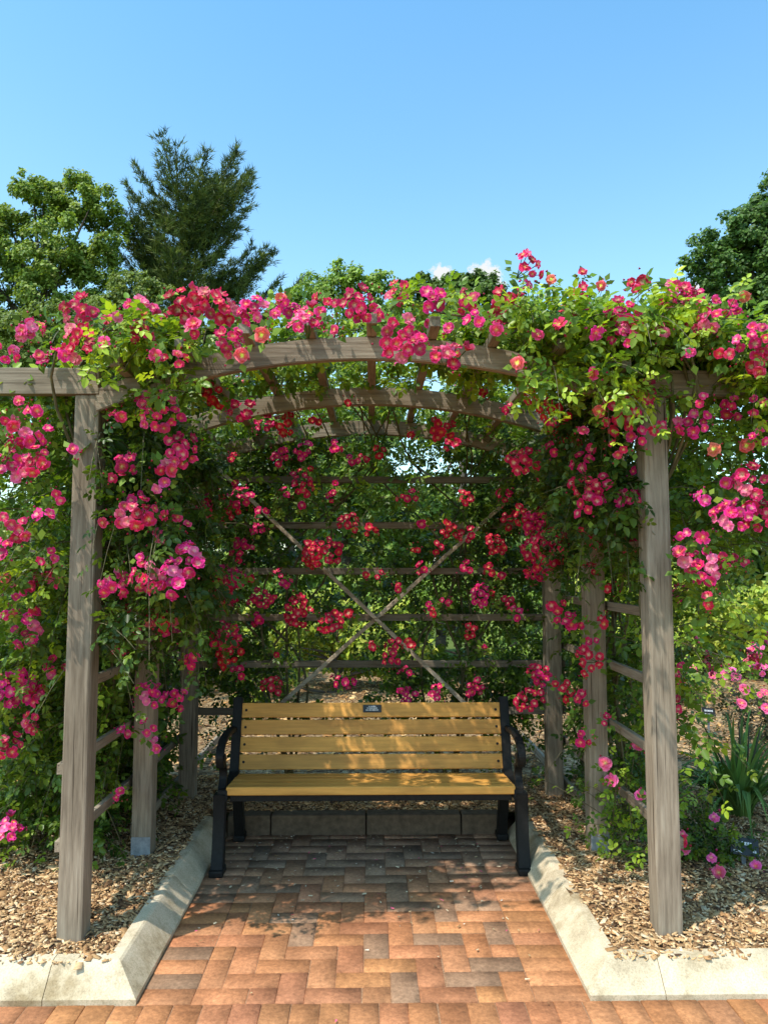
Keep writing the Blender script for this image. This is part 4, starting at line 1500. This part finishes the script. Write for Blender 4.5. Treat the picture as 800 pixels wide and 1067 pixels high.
shrub((-2.3, 9.5, .0), 2.2, 1.9, 9000, .07, LIME, 'light green shrub beyond the trellis, behind the left posts', seed=1)
shrub((-.4, 9.2, .0), 1.9, 1.5, 8000, .07, YEL, 'yellow green shrub glimpsed through the trellis left of centre', seed=2)
shrub((1.3, 10.0, .0), 2.0, 1.7, 8000, .07, LIME, 'light green shrub glimpsed through the trellis right of centre', seed=3)
shrub((3.4, 10.6, .0), 2.2, 1.8, 11000, .08, YEL, 'sunlit yellow green shrub to the right beyond the front post', seed=4)
shrub((5.0, 10.2, .0), 2.2, 1.7, 11000, .08, YEL, 'sunlit yellow green shrub cut by the right edge of the view', seed=5)
shrub((3.9, 12.4, .0), 3.0, 2.6, 12000, .10, GREEN, 'taller green shrub behind the yellow green shrubs on the right', seed=6)
shrub((-4.6, 9.0, .0), 2.4, 2.0, 9000, .08, GREEN, 'green shrub behind the outermost left roses', seed=7)
Yb = 12.5
for (u0, lab, sd_) in ((300, 'light green tree seen through the top of the trellis, left half', 31), (455, 'light green tree seen through the top of the trellis, right half', 32)):
    r = np.random.default_rng(sd_)
    c = P(u0, 470, Yb)
    blobs = [(c.x + r.uniform(-1.3, 1.3), Yb + r.uniform(-.6, .6), r.uniform(1.2, 4.1), r.uniform(.45, .75)) for _ in range(20)]
    tree((c.x, Yb, 0), blobs, 22000, .11, LIME, lab, tr=.09)
hx = [(-11, 26, 5.5), (-7.5, 25, 4.6), (-3.5, 26, 4.8), (-.3, 25, 4.6), (3.2, 26, 4.9), (6.8, 25, 4.7), (10.5, 26, 5.2), (14.5, 27, 6.0)]
names = ['far left', 'second from left', 'third from left', 'left of the centre line', 'right of the centre line', 'third from right', 'second from right', 'far right']
for k, (x, y, h) in enumerate(hx):
    r = np.random.default_rng(60 + k)
    blobs = [(x + r.uniform(-2.1, 2.1), y + r.uniform(-1, 1), h * r.uniform(.12, .85), h * r.uniform(.13, .24)) for _ in range(22)]
    tree((x, y, 0), blobs, 9000, .22, GREEN if k % 2 else OAK, 'rounded green tree in the distant row behind the garden, ' + names[k], 'trees in the distant row', tr=.15)

# ------------------------------------------------------------------ light
sd = Vector((-0.43, -0.36, 1.0)).normalized()
EL = math.asin(sd.z)
sun_d = bpy.data.lights.new('sun', 'SUN')
sun_d.energy = 5.0
sun_d.angle = R(0.53)
sun_d.color = (1.0, 0.945, 0.85)
sun = bpy.data.objects.new('sun', sun_d)
COL.objects.link(sun)
sun.rotation_mode = 'QUATERNION'
sun.rotation_quaternion = (-sd).to_track_quat('-Z', 'Y')

w = bpy.data.worlds.new('World')
sc.world = w
w.use_nodes = True
nt = w.node_tree
bg = nt.nodes['Background']
sky = nt.nodes.new('ShaderNodeTexSky')
sky.sky_type = 'NISHITA'
sky.sun_disc = False
sky.sun_elevation = EL
sky.sun_rotation = math.atan2(sd.x, sd.y)
sky.air_density = 1.0
sky.dust_density = 1.3
sky.ozone_density = 1.0
hs = nt.nodes.new('ShaderNodeHueSaturation')
hs.inputs['Saturation'].default_value = 1.0
tcs = nt.nodes.new('ShaderNodeTexCoord')
sx_ = nt.nodes.new('ShaderNodeSeparateXYZ')
nt.links.new(tcs.outputs['Generated'], sx_.inputs[0])
haze = noise_out(nt, tcs.outputs['Generated'], 1.7, 3, 0.5)
el_ = mathn(nt, 'ADD', sx_.outputs[2], mathn(nt, 'MULTIPLY', mathn(nt, 'SUBTRACT', haze, 0.5), 0.16))
gain = ramp(nt, el_, [(0.0, (.82, .91, .80)), (0.28, (.74, .90, .82)), (0.62, (.50, .82, .86))])
skym = mixc(nt, 1.0, sky.outputs[0], gain, 'MULTIPLY')
nt.links.new(mixc(nt, 1.0, skym, (2.7, 2.7, 2.7), 'MULTIPLY'), hs.inputs['Color'])
# two small white clouds low over the arch
tc = nt.nodes.new('ShaderNodeTexCoord')
nv = noise_out(nt, tc.outputs['Generated'], 48, 6, 0.7)
fac = None
for (u, v, rad) in ((507, 289, .021), (461, 287, .017), (735, 310, .026)):
    d = (P(u, v, 10) - cam.location).normalized()
    vm = nt.nodes.new('ShaderNodeVectorMath'); vm.operation = 'DISTANCE'
    nt.links.new(tc.outputs['Generated'], vm.inputs[0]); vm.inputs[1].default_value = d
    q = mathn(nt, 'SUBTRACT', 1.0, mathn(nt, 'DIVIDE', vm.outputs['Value'], rad))
    q = mathn(nt, 'ADD', q, mathn(nt, 'MULTIPLY', mathn(nt, 'SUBTRACT', nv, 0.5), 2.6))
    fac = q if fac is None else mathn(nt, 'MAXIMUM', fac, q)
mr = nt.nodes.new('ShaderNodeMapRange')
mr.inputs['From Min'].default_value = 0.0; mr.inputs['From Max'].default_value = 0.32
nt.links.new(fac, mr.inputs['Value'])
skyc = mixc(nt, mr.outputs[0], hs.outputs[0], (6.2, 6.4, 6.5))
nt.links.new(skyc, bg.inputs['Color'])
bg.inputs['Strength'].default_value = 0.15

sc.view_settings.view_transform = 'Standard'
sc.view_settings.look = 'None'
sc.view_settings.exposure = 0
sc.view_settings.gamma = 1
